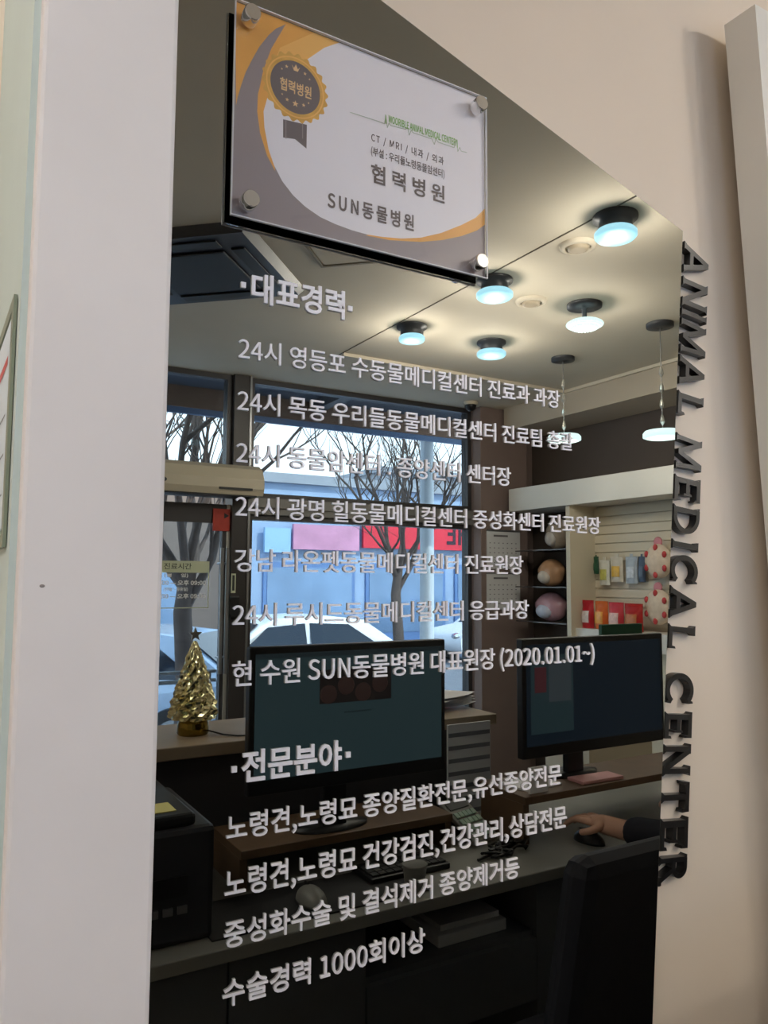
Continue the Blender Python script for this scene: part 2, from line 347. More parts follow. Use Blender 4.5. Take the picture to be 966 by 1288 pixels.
ctext('SUN동물병원', (411.8, 252), (520.3, 280), (416.5, 244), (416.5, 261), 5, 0.025, 1.12, cap=(0, 0.70))
# heartbeat line
def wire(pts, wd, mi):
    layer[0] += 1
    for i in range(len(pts)-1):
        p, q = Vector(cp(*pts[i])), Vector(cp(*pts[i+1])); dd = (q-p).normalized(); nn = Vector((-dd.y, dd.x))*wd/2
        y = PK-0.000008*layer[0]-0.0002
        mb.add([(p.x+nn.x, y, p.y+nn.y), (p.x-nn.x, y, p.y-nn.y), (q.x-nn.x, y, q.y-nn.y), (q.x+nn.x, y, q.y+nn.y)], [(0, 1, 2, 3)], mi)
wire([(440, 141.4), (476, 153), (483.5, 156), (485, 144.5), (487, 161), (489, 155), (491, 158), (510, 163), (512.5, 160), (514.5, 170.5), (517, 164), (519, 167), (543, 175), (546, 182), (548, 175), (551, 179), (571, 186), (574, 175.5), (575.5, 191), (578, 185.5), (580, 190.5), (587, 192)], 0.0009, 7)
wire([(484.8, 144.5), (485.2, 156)], 0.0012, 6); wire([(574.6, 176), (575, 186)], 0.0012, 6)
mb.xf(TC); mb.build('printed_sheet', pm, cert, room=False)
def standoff(px, py):
    yf = PY-0.016; p = atv(px, py, yf)
    m = MB().lathe([(0.0092, yf+0.016), (0.0096, yf+0.014), (0.0096, yf+0.0012), (0.0088, yf)], (0, 0, 0), 28, 0, 'y')
    m.sm = [x and True for x in m.sm]
    m.lathe([(0.0075, PY+0.0068), (0.0075, -0.0002)], (0, 0, 0), 20, 0, 'y')
    m.xf(TC @ Matrix.Translation((p.x, 0, p.z))); m.build('standoff_bolt', M_chrome, cert, room=False)
for q in ((318.8, 14), (607, 128.7), (317, 248.8), (607.6, 327.6)): standoff(*q)

# ------------------------------------------------------------------ raised letters on the wall beside the board
LD0, LD1 = WALL_Y-0.0005, WALL_Y-0.013
base0 = atv(861.5, 303, LD1); base1 = atv(828.5, 1112, LD1)
run = (base1-base0).normalized(); cap_dir = Vector((-run.z, 0, run.x)); cap_dir = cap_dir if cap_dir.x > 0 else -cap_dir
CAPH = (atv(892, 334, LD1)-atv(861.5, 322, LD1)).dot(cap_dir)
def zpos(py): # station along the baseline for a pixel row
    q = atv(861.5+(py-303)*(828.5-861.5)/(1112-303), py, LD1); return (q-base0).dot(run)
def stroke(p, q, wd):
    p, q = Vector(p), Vector(q); d_ = (q-p).normalized(); n_ = Vector((-d_.y, d_.x))*wd/2
    return [tuple(p+n_), tuple(p-n_), tuple(q-n_), tuple(q+n_)]
def serif(x, y, wd, up):
    """small flared foot centred on (x, y); up = +1 when the stem rises from it"""
    h = 0.09
    return [(x-wd, y), (x+wd, y), (x+wd*0.72, y+up*h*0.45), (x+wd*0.5, y+up*h), (x-wd*0.5, y+up*h), (x-wd*0.72, y+up*h*0.45)]
def arc(cx_, cy_, rx, ry, a0, a1, wx, wy, n=20):
    out = []
    for i in range(n):
        t0 = a0+(a1-a0)*i/n; t1 = a0+(a1-a0)*(i+1)/n
        out.append([(cx_+rx*math.cos(t0), cy_+ry*math.sin(t0)), (cx_+rx*math.cos(t1), cy_+ry*math.sin(t1)), (cx_+(rx-wx)*math.cos(t1), cy_+(ry-wy)*math.sin(t1)), (cx_+(rx-wx)*math.cos(t0), cy_+(ry-wy)*math.sin(t0))])
    return out
W_ = 0.17
def glyph(ch):
    s = []
    def vst(x, y0=0, y1=1, ser=True):
        s.append([(x-W_/2, y0), (x+W_/2, y0), (x+W_/2, y1), (x-W_/2, y1)])
        if ser: s.append(serif(x, 0, 0.16, 1)); s.append(serif(x, 1, 0.16, -1))
    if ch == 'A':
        wd = 1.0; s += [[(0.04, 0), (0.21, 0), (0.58, 1), (0.42, 1)], [(0.79, 0), (0.96, 0), (0.58, 1), (0.42, 1)], [(0.24, 0.24), (0.76, 0.24), (0.73, 0.38), (0.27, 0.38)], serif(0.125, 0, 0.13, 1), serif(0.875, 0, 0.13, 1)]
    elif ch == 'N':
        wd = 1.0; vst(0.14); vst(0.86); s.append([(0.06, 1), (0.26, 1), (0.94, 0), (0.74, 0)])
    elif ch == 'I': wd = 0.32; vst(0.16)
    elif ch == 'M':
        wd = 1.2; s += [[(0.04, 0), (0.19, 0), (0.27, 1), (0.12, 1)], [(1.01, 0), (1.16, 0), (1.08, 1), (0.93, 1)], [(0.1, 1), (0.29, 1), (0.68, 0.08), (0.52, 0.08)], [(0.91, 1), (1.1, 1), (0.68, 0.08), (0.52, 0.08)], serif(0.12, 0, 0.14, 1), serif(1.08, 0, 0.14, 1), serif(0.17, 1, 0.11, -1), serif(1.03, 1, 0.11, -1)]
    elif ch == 'L': wd = 0.78; vst(0.16); s += [[(0.1, 0), (0.76, 0), (0.76, 0.14), (0.1, 0.14)], [(0.66, 0), (0.78, 0), (0.78, 0.27), (0.71, 0.24)]]
    elif ch == 'E':
        wd = 0.82; vst(0.16); s += [[(0.1, 0), (0.78, 0), (0.78, 0.14), (0.1, 0.14)], [(0.1, 0.86), (0.76, 0.86), (0.76, 1), (0.1, 1)], [(0.1, 0.44), (0.62, 0.44), (0.62, 0.57), (0.1, 0.57)], [(0.7, 0), (0.82, 0), (0.82, 0.25), (0.74, 0.22)], [(0.7, 1), (0.8, 1), (0.8, 0.77), (0.73, 0.8)], [(0.57, 0.36), (0.64, 0.34), (0.64, 0.67), (0.57, 0.65)]]
    elif ch == 'T': wd = 0.92; vst(0.46, 0, 1, False); s += [serif(0.46, 0, 0.16, 1), [(0.04, 0.86), (0.88, 0.86), (0.88, 1), (0.04, 1)], [(0.02, 1), (0.12, 1), (0.1, 0.78), (0.0, 0.75)], [(0.8, 1), (0.9, 1), (0.92, 0.75), (0.82, 0.78)]]
    elif ch == 'D': wd = 0.98; vst(0.16); s += arc(0.36, 0.5, 0.60, 0.5, -PI/2, PI/2, 0.17, 0.13); s += [[(0.1, 0), (0.37, 0), (0.37, 0.13), (0.1, 0.13)], [(0.1, 0.87), (0.37, 0.87), (0.37, 1), (0.1, 1)]]
    elif ch == 'C': wd = 0.98; s += arc(0.53, 0.5, 0.52, 0.52, math.radians(42), math.radians(318), 0.17, 0.14, 28); s += [[(0.80, 0.78), (0.92, 0.84), (0.90, 1.0), (0.84, 0.97)], [(0.80, 0.22), (0.92, 0.16), (0.90, 0.0), (0.84, 0.03)]]
    elif ch == 'R': wd = 0.98; vst(0.16); s += arc(0.46, 0.73, 0.36, 0.27, -PI/2, PI/2, 0.17, 0.12, 14); s += [[(0.1, 0.46), (0.47, 0.46), (0.47, 0.58), (0.1, 0.58)], [(0.1, 0.88), (0.47, 0.88), (0.47, 1), (0.1, 1)], [(0.40, 0.5), (0.58, 0.5), (0.96, 0.0), (0.76, 0.0)], [(0.72, 0), (1.02, 0), (1.0, 0.08), (0.7, 0.09)]]
    return s, wd
stations = [('A', 302.8, 341.3), ('N', 346.9, 383), ('I', 386, 395.5), ('M', 399, 441), ('A', 444.7, 482.2), ('L', 490, 519),
            ('M', 544, 588), ('E', 595.5, 627), ('D', 633, 669), ('I', 677, 689), ('C', 695, 733), ('A', 736, 777), ('L', 784, 815),
            ('C', 845, 887), ('E', 895, 929), ('N', 937, 976), ('T', 984, 1024), ('E', 1030, 1071), ('R', 1078, 1114)]
words = ['ANIMAL']*6+['MEDICAL']*7+['CENTER']*6
ordw = ['first', 'second', 'third', 'fourth', 'fifth', 'sixth', 'seventh']
cnt = {}
for (ch, p0, p1), wd_ in zip(stations, words):
    k = cnt.get(wd_, 0); cnt[wd_] = k+1
    s0, s1 = zpos(p0), zpos(p1); polys, gw = glyph(ch); sc = (s1-s0)/gw
    o_ = base0+run*((s0+s1)/2)
    mb = MB()
    # the board leans its letters a little past the edge: start of the cap height lies on the baseline beside the board
    for i_, pl in enumerate(polys):
        dz_ = 0.00002*i_
        mb.prism(pl, LD0, LD1-dz_, lambda u, ww, t: (base0+run*(s0+u*sc)+cap_dir*(ww*CAPH)-o_)+Vector((0, t-base0.y-0.0, 0)) if False else Vector(((base0+run*(s0+u*sc)+cap_dir*(ww*CAPH)).x, t, (base0+run*(s0+u*sc)+cap_dir*(ww*CAPH)).z)))
    ob = mb.build('wall_letter', M_letk, room=False, loc=(o_.x, LD0, o_.z))
    tag(ob, f'black raised letter {ch}, {ordw[k]} letter of {wd_} on the beige wall', 'letter', f'raised letters of {wd_}')

# ------------------------------------------------------------------ white slanted board further right on the wall
SF, SB = -0.062, -0.004
t0 = atv(949.7, 5, SF); t1 = atv(966, 202, SF)
slx = (t1.x-t0.x)/(t1.z-t0.z); z2 = 0.3
tr = atv(1080, 50, SF)
poly = [(t0.x, t0.z), (t0.x+slx*(z2-t0.z), z2), (t0.x+0.9, z2), (t0.x+0.9, t0.z+0.02)]
mb = MB().prism(poly, SF, SB, lambda u, ww, t: (u, t, ww))
ob = mb.build('slanted_board', M_white, room=False, loc=(t0.x+0.4, SB, z2)); tag(ob, 'white thick board with slanted left edge standing off the beige wall at right', 'board')
bt = MB().prism([(t0.x+0.12, t0.z-0.1), (t0.x+0.12+slx*(z2-t0.z)*0.9, z2+0.1), (t0.x+0.8, z2+0.1), (t0.x+0.8, t0.z-0.1)], SB+0.0005, WALL_Y-0.0005, lambda u, ww, t: (u-(t0.x+0.4), t-SB, ww-z2)); bt.build('mounting_batten', M_white, ob, room=False)

# ================================================================== SETTING: the room in front of the wall (seen in the black glass)
struct('floor', MB().box(lw, rw, 0.0-WALL_Y, WIN, -0.12, 0.0), M_floor)
struct('ceiling', MB().box(lw-0.2, rw+0.2, -0.6, WIN+0.06, CZ, CZ+0.2), M_ceil)
struct('wall_left', MB().box(lw-0.15, lw, -WALL_Y, WIN, 0, CZ), M_wall)
struct('wall_right', MB().box(rw, rw+0.15, -WALL_Y, WIN, 0, CZ), M_dark)
# shop front: pier on the left, dado, pier on the right
WX0, WX1 = -0.55, 3.66        # glazed span
mul = 1.78
struct('wall_front', MB().box(lw, WX0, WIN, WIN+0.15, 0, CZ).box(WX1+0.03, rw+0.15, WIN, WIN+0.15, 0, CZ).box(mul+0.06, WX1+0.03, WIN, WIN+0.15, 0, 0.45), M_taupe)
struct('pillar_front', MB().box(WX1+0.03, 4.16, WIN-0.10, WIN, 0, CZ, 0, 0.004), M_taupe)
# bulkhead running away above the display unit
struct('bulkhead_right', MB().box(3.9, rw, 0.4, 3.95, 2.675, CZ), mat('bulkhead_paint', srgb(190, 178, 160), 0.7, var=0.02))
struct('trim_1', MB().box(2.100, 2.105, 0.0, 3.3, CZ-0.003, CZ), mat('ceiling_joint', srgb(104, 96, 82), 0.8, var=0))
struct('trim_2', MB().box(2.106, 3.9, 3.25, 3.27, CZ-0.02, CZ).box(3.88, 3.9, 0.4, 3.25, CZ-0.02, CZ), M_ceil)

def frame_rect(x0, x1, v, z0, z1, wd, dp, m, name, parent=None):
    return MB().box(x0, x0+wd, v, v+dp, z0, z1).box(x1-wd, x1, v, v+dp, z0, z1).box(x0+wd, x1-wd, v, v+dp, z0, z0+wd).box(x0+wd, x1-wd, v, v+dp, z1-wd, z1)
# window 1: big fixed window right of the door, with transom light above
def window(name, x0, x1, z0, z1, wd=0.035):
    fr = frame_rect(x0, x1, WIN+0.02, z0, z1, wd, 0.08, M_frame, name).build(name, M_frame); tag(fr, kind='structure')
    MB().box(x0+wd, x1-wd, WIN+0.05, WIN+0.058, z0+wd, z1-wd).build('pane', M_shop, fr); return fr
w1 = window('window_1', mul+0.06, WX1+0.03, 0.45, 1.93)
window('window_2', mul+0.06, WX1+0.03, 2.04, CZ)
window('window_3', WX0, mul-0.06, 2.04, CZ)
struct('trim_3', MB().box(mul+0.06, WX1+0.03, WIN-0.01, WIN+0.11, 1.93, 2.04).box(mul+0.06, WX1+0.03, WIN-0.03, WIN-0.01, 1.975, 2.0), mat('transom_bar', srgb(132, 130, 128), 0.4, 0.2, var=0.02))
struct('trim_4', MB().box(mul-0.06, mul+0.06, WIN-0.02, WIN+0.12, 0, CZ).box(mul+0.045, mul+0.06, WIN-0.028, WIN-0.02, 0.45, CZ, 1), [mat('door_post', srgb(58, 54, 54), 0.4, var=0.02), M_steel])
# glass door with frame, pull handle, lock
dr = frame_rect(WX0, mul-0.06, WIN+0.02, 0.02, 1.985, 0.05, 0.05, M_frame, 'door_1').build('door_1', M_frame); tag(dr, kind='structure')
MB().box(WX0+0.05, mul-0.11, WIN+0.04, WIN+0.05, 0.07, 1.935).build('pane', M_shop, dr)
MB().box(mul-0.085, mul-0.062, WIN+0.012, WIN+0.02, 0.02, 1.985).build('door_edge_strip', mat('silver_strip', srgb(205, 205, 200), 0.3, 0.4, var=0.02), dr)
MB().box(WX0+0.05, mul-0.11, WIN+0.018, WIN+0.022, 1.86, 1.935).build('top_rail', M_frame, dr)
mb = MB()
for hx in (1.652, 1.690): mb.tube([(hx, WIN-0.04, 0.9), (hx, WIN-0.04, 1.70)], 0.013, 10)
for hz in (1.0, 1.6):
    for hx in (1.652, 1.690): mb.tube([(hx, WIN-0.04, hz), (hx, WIN+0.04, hz)], 0.008, 8)
mb.build('pull_handle', M_steel, dr)
MB().box(1.712, 1.775, WIN-0.045, WIN-0.021, 1.25, 1.39, 0, 0.008).box(1.705, 1.719, WIN-0.045, WIN+0.015, 1.27, 1.37).build('door_lock', M_black, dr)

# air curtain above the door
p = thing('air_curtain', 'cream air curtain unit above the glass door, reflected in the board', 'air curtain', (1.2, WIN-0.1, 2.13))
prof = [(-0.10, -0.10), (0.10, -0.10), (0.10, 0.10), (-0.02, 0.10), (-0.08, 0.07), (-0.12, 0.0), (-0.12, -0.06)]
MB().prism(prof, -0.75, 0.66, lambda u, ww, t: (t, u, ww)).build('housing', M_cream, p)
MB().box(-0.75, 0.62, -0.095, 0.09, -0.108, -0.1).build('outlet_grille', M_black, p)
MB().box(0.36, 0.58, -0.124, -0.118, -0.072, -0.058).build('display_slot', M_black, p)
mb = MB().lathe([(0.055, -0.004), (0.055, 0.004)], (0, 0, 0), 24, 0, 'y'); mb.xf(Matrix.Translation((-0.02, -0.124, -0.035)) @ Matrix.Diagonal((1, 1, 0.38, 1))); mb.build('oval_emblem', mat('emblem_navy', srgb(40, 44, 60), 0.3), p)

# opening-hours sign on the door glass
p = thing('opening_hours_sign', 'pale green and white opening hours lettering on the door glass, reflected in the board', 'sign', (1.45, WIN+0.03, 1.31))
M_sg = mat('sign_pale_green', srgb(228, 236, 204), 0.5, var=0.02); M_dk = mat('sign_dark', srgb(60, 66, 62), 0.5, var=0)
o_ = Vector((1.45, WIN+0.03, 1.31)); T_ = Matrix.Translation(-o_)
sx0, sx1, sz0, sz1 = 0.86, 1.592, 1.314, 1.613
mb = MB().box(sx0, sx1, WIN+0.030, WIN+0.034, 1.545, sz1); mb.xf(T_); mb.build('header_strip', M_sg, p)
mb = frame_rect(sx0, sx1, WIN+0.031, sz0, 1.545, 0.006, 0.003, None, ''); mb.xf(T_); mb.build('border', M_sg, p)
mb = text_fit(MB(), '진료시간', 1.30, 1.475, 1.563, WIN+0.029, 0.043/BK, 0.01); mb.xf(T_); mb.build('header_lettering', M_dk, p)
for body, x0, x1, z, s_ in (('(평      일)', 1.305, 1.455, 1.512, 0.024), ('10:00 — 오후 09:00', 1.235, 1.572, 1.462, 0.034), ('(주말·공휴일)', 1.305, 1.455, 1.425, 0.024), ('10:00 — 오후 09:00', 1.235, 1.572, 1.378, 0.034)):
    mb = text_fit(MB(), body, x0, x1, z, WIN+0.029, s_/BK, 0.03); mb.xf(T_); mb.build('lettering_row', mat('sign_white', srgb(252, 252, 250), 0.5, var=0), p)
p = tag(MB().box(1.60, 1.715, WIN+0.004, WIN+0.0115, 1.81, 1.955, 0, 0.002).build('door_sticker', mat('sticker_red', srgb(196, 62, 44), 0.5, var=0.08, scale=30), loc=(1.66, WIN+0.006, 1.81)), 'square red sticker at the top corner of the glass door, reflected in the board', 'sticker')
MB().lathe([(0.022, -0.001), (0.0, 0.0)], (0.025, -0.004, 0.10), 3, 0, 'y', False).build('black_mark', M_black, p)
p = tag(MB().box(1.722, 1.752, WIN-0.0245, WIN-0.0203, 1.41, 1.535).build('door_label', M_sg, loc=(1.737, WIN-0.022, 1.41)), 'small upright pale label on the dark door post above the lock, reflected in the board', 'label')
MB().box(-0.008, 0.008, -0.0035, -0.0022, 0.015, 0.115).build('printed_lines', M_dk, p)

# ------------------------------------------------------------------ ceiling: lamps, pendants, speakers, cassette, hatch
M_lampb = mat('lamp_base_dark', srgb(66, 68, 72), 0.4, 0.3, var=0.03)
M_lampd = mat('lamp_diffuser', (0.05, 0.12, 0.16), 0.4, emit=(0.42, 0.80, 1.0), estr=1.35, var=0)
M_pend = mat('pendant_diffuser', (0.12, 0.16, 0.16), 0.4, emit=(0.72, 0.97, 1.0), estr=1.5, var=0)
GL = 'ceiling lamps reflected in the board'
def lamp_light(parent, z, e, col=(1.0, 0.93, 0.85)):
    l = bpy.data.lights.new('lamp_light', 'POINT'); l.energy = e; l.shadow_soft_size = 0.06; l.color = col
    l.cycles.use_multiple_importance_sampling = False
    o = bpy.data.objects.new('lamp_light', l); COL.objects.link(o); o.parent = parent; o.location = (0, 0, z)
LAMP_W = 6.8
lampspec = [((774, 272), 0.078, 'flush', 'round bluish ceiling lamp nearest the board top corner, reflected in the glass'),
            ((622, 352), 0.083, 'flush', 'round bluish ceiling lamp right below the plaque corner, reflected in the glass'),
            ((518, 410), 0.070, 'flush', 'smallest round bluish ceiling lamp above the first lettering row, reflected in the glass'),
            ((618, 430), 0.083, 'flush', 'round bluish ceiling lamp straight below the one at the plaque corner, reflected in the glass'),
            ((735, 383), 0.082, 'stem', 'dotted pale ceiling lamp on a short stem, reflected in the glass')]
for q, r, kind, lab in lampspec:
    c = atz(q[0], q[1], CZ)
    p = thing('ceiling_lamp', lab, 'ceiling lamp', (c.x, c.y, CZ), 0, GL)
    MB().lathe([(0.082, 0), (0.082, -0.012), (0.062, -0.018), (0.062, -0.055)] if kind == 'flush' else [(0.085, 0), (0.085, -0.015), (0.03, -0.02), (0.012, -0.022), (0.012, -0.085)], (0, 0, 0), 28).build('base', M_lampb, p)
    z = -0.056 if kind == 'flush' else -0.086
    mb = MB().lathe([(r*0.9, z), (r, z-0.008), (r, z-0.022), (r*0.9, z-0.03), (r*0.5, z-0.033)], (0, 0, 0), 32)
    if kind == 'stem':
        for k in range(40):
            a_ = 2*PI*k/40; mb.ball((r*math.cos(a_), r*math.sin(a_), z-0.015), 0.009, 0, 8, 6)
        for k in range(24):
            a_ = 2*PI*k/24; mb.ball((r*0.7*math.cos(a_), r*0.7*math.sin(a_), z-0.03), 0.009, 0, 8, 6)
    mb.build('diffuser', M_pend if kind == 'stem' else M_lampd, p)
    lamp_light(p, z-0.09, LAMP_W)
for q, q2, lab in (((708, 450), (708, 552), 'hanging disc pendant lamp left of the right-hand one, reflected above the white shelf top'), ((830, 407), (828, 548), 'hanging disc pendant lamp cut by the board right edge, reflected in the glass')):
    c = atz(q[0], q[1], CZ); zz = atx(q2[0], q2[1], c.x).z-CZ
    p = thing('pendant_lamp', lab, 'pendant lamp', (c.x, c.y, CZ), 0, 'pendant lamps reflected in the board')
    MB().lathe([(0.07, 0), (0.07, -0.02), (0.02, -0.024)], (0, 0, 0), 24).build('canopy', M_lampb, p)
    mb = MB().tube([(0, 0, -0.02), (0, 0, zz+0.02)], 0.003, 6); mb.build('rod', M_steel, p)
    mb = MB()
    for k in range(4):
        z = zz+0.05+k*0.085; mb.lathe([(0.003, z), (0.013, z+0.018), (0.010, z+0.04), (0.003, z+0.06)], (0, 0, 0), 8, 0, 'z', False)
    mb.build('crystal_beads', mat('crystal', srgb(205, 205, 200), 0.08, 0.6, var=0), p)
    MB().lathe([(0.02, zz+0.03), (0.09, zz+0.02), (0.10, zz+0.008), (0.10, zz-0.012), (0.085, zz-0.018)], (0, 0, 0), 32).build('disc_shade', M_pend, p)
    lamp_light(p, zz-0.04, LAMP_W)
for q, lab in (((727, 308), 'round ceiling speaker beside the nearest ceiling lamp, reflected in the board'), ((668, 378), 'round ceiling speaker between two ceiling lamps, reflected in the board')):
    c = atz(q[0], q[1], CZ); p = thing('ceiling_speaker', lab, 'speaker', (c.x, c.y, CZ), 0, 'round ceiling vents')
    MB().lathe([(0.075, 0), (0.072, -0.012), (0.055, -0.018), (0.05, -0.006)], (0, 0, 0), 24).build('rim', M_ceil, p)
    MB().lathe([(0.042, -0.0005), (0.042, -0.02), (0.03, -0.024)], (0, 0, 0), 20).build('centre', mat('vent_beige', srgb(186, 172, 150), 0.6), p)
for k, (xx, vv) in enumerate(((-0.75, 0.9), (-0.75, 2.3))):  # unseen panels added to brighten the left side of the wall
    p = thing('added_light_panel', 'added light panel, out of view, over the waiting side left of the board', 'ceiling lamp', (xx, vv, CZ-0.0005), 0, 'added light panels out of view')
    mb = MB().box(-0.32, 0.32, -0.62, -0.60, -0.03, 0).box(-0.32, 0.32, 0.60, 0.62, -0.03, 0).box(-0.32, -0.30, -0.60, 0.60, -0.03, 0).box(0.30, 0.32, -0.60, 0.60, -0.03, 0); mb.build('frame', M_white, p)
    MB().box(-0.30, 0.30, -0.60, 0.60, -0.024, -0.002).build('diffuser', mat('added_panel_glow', (0.9, 0.9, 0.9), 0.5, emit=(1.0, 0.95, 0.90), estr=4.3, var=0), p)
# cassette air conditioner turned 45 degrees to the walls
p = thing('cassette_air_conditioner', 'black ceiling cassette air conditioner below the plaque, reflected at the board left edge', 'air conditioner', (0.97, 2.42, CZ-0.0005), math.radians(47))
def ring(x, z0, z1, x2, m=0):
    mb = MB(); P0 = [(-x, -x), (x, -x), (x, x), (-x, x)]; P1 = [(-x2, -x2), (x2, -x2), (x2, x2), (-x2, x2)]
    vs = [(a_[0], a_[1], z0) for a_ in P0]+[(a_[0], a_[1], z1) for a_ in P1]
    return mb.add(vs, [(i, (i+1) % 4, 4+(i+1) % 4, 4+i) for i in range(4)]+[(4, 5, 6, 7), (3, 2, 1, 0)])
M_ac = mat('cassette_black', srgb(46, 49, 58), 0.35, var=0.04); M_ac2 = mat('cassette_grille', srgb(30, 32, 38), 0.5, var=0.03)
ring(0.36, 0.0, -0.035, 0.335).build('panel', M_ac, p)
MB().box(-0.20, 0.20, -0.20, 0.20, -0.046, -0.036, 0, 0.006).build('intake_grille', M_ac2, p)
for k in range(4):
    mb = MB().box(-0.21, 0.21, 0.235, 0.295, -0.043, -0.036, 0, 0.004); mb.xf(Matrix.Rotation(k*PI/2, 4, 'Z')); mb.build('louver', mat('louver_black', srgb(18, 19, 22), 0.4, var=0), p)
# access hatch
c = atz(408, 339, CZ); dA = Vector((0.41, -0.54, 0)).normalized(); dB = Vector((-0.41, -0.44, 0)).normalized()
cc = c+dA*0.225+dB*0.225
p = thing('ceiling_access_hatch', 'square ceiling access hatch outline under the plaque edge, reflected in the board', 'hatch', (cc.x, cc.y, CZ), math.radians(47))
MB().box(-0.205, 0.205, -0.205, 0.205, -0.005, -0.0005).build('door_leaf', M_ceil, p)
mb = MB()
for (a0, a1, b0, b1) in ((-0.225, 0.225, -0.225, -0.212), (-0.225, 0.225, 0.212, 0.225), (-0.225, -0.212, -0.212, 0.212), (0.212, 0.225, -0.212, 0.212)): mb.box(a0, a1, b0, b1, -0.008, -0.0002)
mb.build('hatch_frame', mat('hatch_grey', srgb(150, 142, 126), 0.6, var=0.02), p)
# security camera under the ceiling by the window post
c = atv(592, 508, 3.90); p = thing('security_camera', 'small white dome security camera above the window corner, reflected in the board', 'camera', (c.x, 3.90, CZ))
zz = c.z-CZ
MB().lathe([(0.02, 0), (0.02, zz+0.05), (0.055, zz+0.045), (0.055, zz), (0.05, zz-0.01)], (0, 0, 0), 20).build('housing', M_cream, p)
MB().ball((0, 0, zz-0.012), (0.045, 0.045, 0.045)).build('dome', M_black, p)

# ------------------------------------------------------------------ wall calendars on the front pillar
for k, (ya, yb, lab) in enumerate(((668, 716, 'upper white calendar sheet on the mauve pillar, reflected in the board'), (722, 766, 'lower white calendar sheet on the mauve pillar, reflected in the board'))):
    v = WIN-0.104; a = atv(612, ya, v); b = atv(654, yb, v); p = thing('wall_calendar', lab, 'calendar', ((a.x+b.x)/2, v, b.z), 0, 'calendar sheets on the pillar')
    wd, h = (b.x-a.x)/2, a.z-b.z
    mb = MB().box(-wd, wd, -0.004, 0.003, 0, h).box(-wd*0.6, wd*0.25, -0.0052, -0.004, h*0.86, h*0.91, 1)
    for r_ in range(5):
        for s_ in range(7): mb.box(-wd*0.85+s_*wd*0.26, -wd*0.85+s_*wd*0.26+wd*0.07, -0.0052, -0.004, h*(0.68-r_*0.13), h*(0.70-r_*0.13), 1)
    mb.build('printed_sheet', [M_paper, mat('ink_grey', srgb(120, 116, 120), 0.6, var=0)], p)
    MB().box(-wd, wd, -0.007, 0.003, h, h+0.014).build('binding_strip', M_steel, p)

# ------------------------------------------------------------------ display unit along the right wall
FX = 3.9
p = thing('display_unit', 'cream slatwall display unit with white canopy top, reflected at the board right edge', 'display unit', (4.1, 2.5, 0))
def DU(mb): return mb.xf(Matrix.Translation((-4.1, -2.5, 0)))
DU(MB().box(FX, rw-0.002, 0.7, 3.9, 2.03, 2.205, 0, 0.003)).build('canopy_top', M_white, p)
BX = 4.16                       # face of the slatted back
mb = MB()
v0, v1 = 0.9, 3.26
for k in range(13): z = 1.195+k*0.0635; mb.box(BX, BX+0.018, v0, v1, z, z+0.0575)
DU(mb).build('slatted_back', M_cream, p)
DU(MB().box(BX+0.018, BX+0.03, v0, v1, 1.17, 2.03)).build('backing_panel', M_cream, p)
DU(MB().box(FX+0.02, BX+0.03, v1, v1+0.04, 0.0, 2.03)).build('divider_panel', M_cream, p)
DU(MB().box(FX+0.06, rw-0.003, v0, v1, 1.05, 1.17)).build('counter_shelf', M_white, p)
DU(MB().box(FX+0.1, rw-0.003, v0, v1, 0.0, 1.05)).build('base_cabinet', M_cream, p)
DU(MB().box(4.26, rw-0.003, v1+0.04, 3.9, 0.0, 2.03)).build('niche_back', M_dark, p)
for z in (1.195, 1.455, 1.73): DU(MB().box(FX+0.06, 4.26, v1+0.04, 3.9, z-0.008, z)).build('shelf', mat('dark_glass_shelf', srgb(70, 66, 66), 0.15, var=0), p)

def pouch(name, lab, cat, loc, wd, h, th, m, m2, rz, group, tab=False):
    """a filled bag: pillow body, pressed top seam, printed panel"""
    q = thing(name, lab, cat, loc, rz, group); n_ = 10
    mb = MB(); vs = []; fs = []
    for s in (-1, 1):
        for i in range(n_+1):
            for j in range(n_+1):
                u, ww = i/n_*2-1, j/n_; bul = (max(0, 1-u**4)*max(0, math.sin(PI*min(1, ww*0.96+0.16))**0.6 if ww < 0.85 else max(0, (0.97-ww)/0.12*0.6)))
                vs.append((u*wd/2*(1-0.05*math.sin(ww*PI)), s*th/2*bul-(0.001*s), ww*h))
    N_ = n_+1
    for s in range(2):
        for i in range(n_):
            for j in range(n_):
                a_ = s*N_*N_+i*N_+j; fs.append([a_, a_+1, a_+N_+1, a_+N_])
    mb.add(vs, fs, 0, True); mb.build('bag', m, q)
    mb = MB(); vs = []; fs = []
    for i in range(7):
        for j in range(7):
            u, ww = (i/6*2-1)*0.62, 0.2+j/6*0.42; bul = max(0, 1-u**4)*math.sin(PI*min(1, ww*0.96+0.16))**0.6
            vs.append((u*wd/2, -th/2*bul-0.003, ww*h))
    for i in range(6):
        for j in range(6): fs.append([i*7+j, i*7+j+1, (i+1)*7+j+1, (i+1)*7+j])
    mb.add(vs, fs, 0, True); mb.build('printed_panel', m2, q)
    if tab: MB().box(-wd*0.12, wd*0.12, -0.002, 0.001, h*0.97, h*1.10).build('hanging_tab', m, q)
    return q
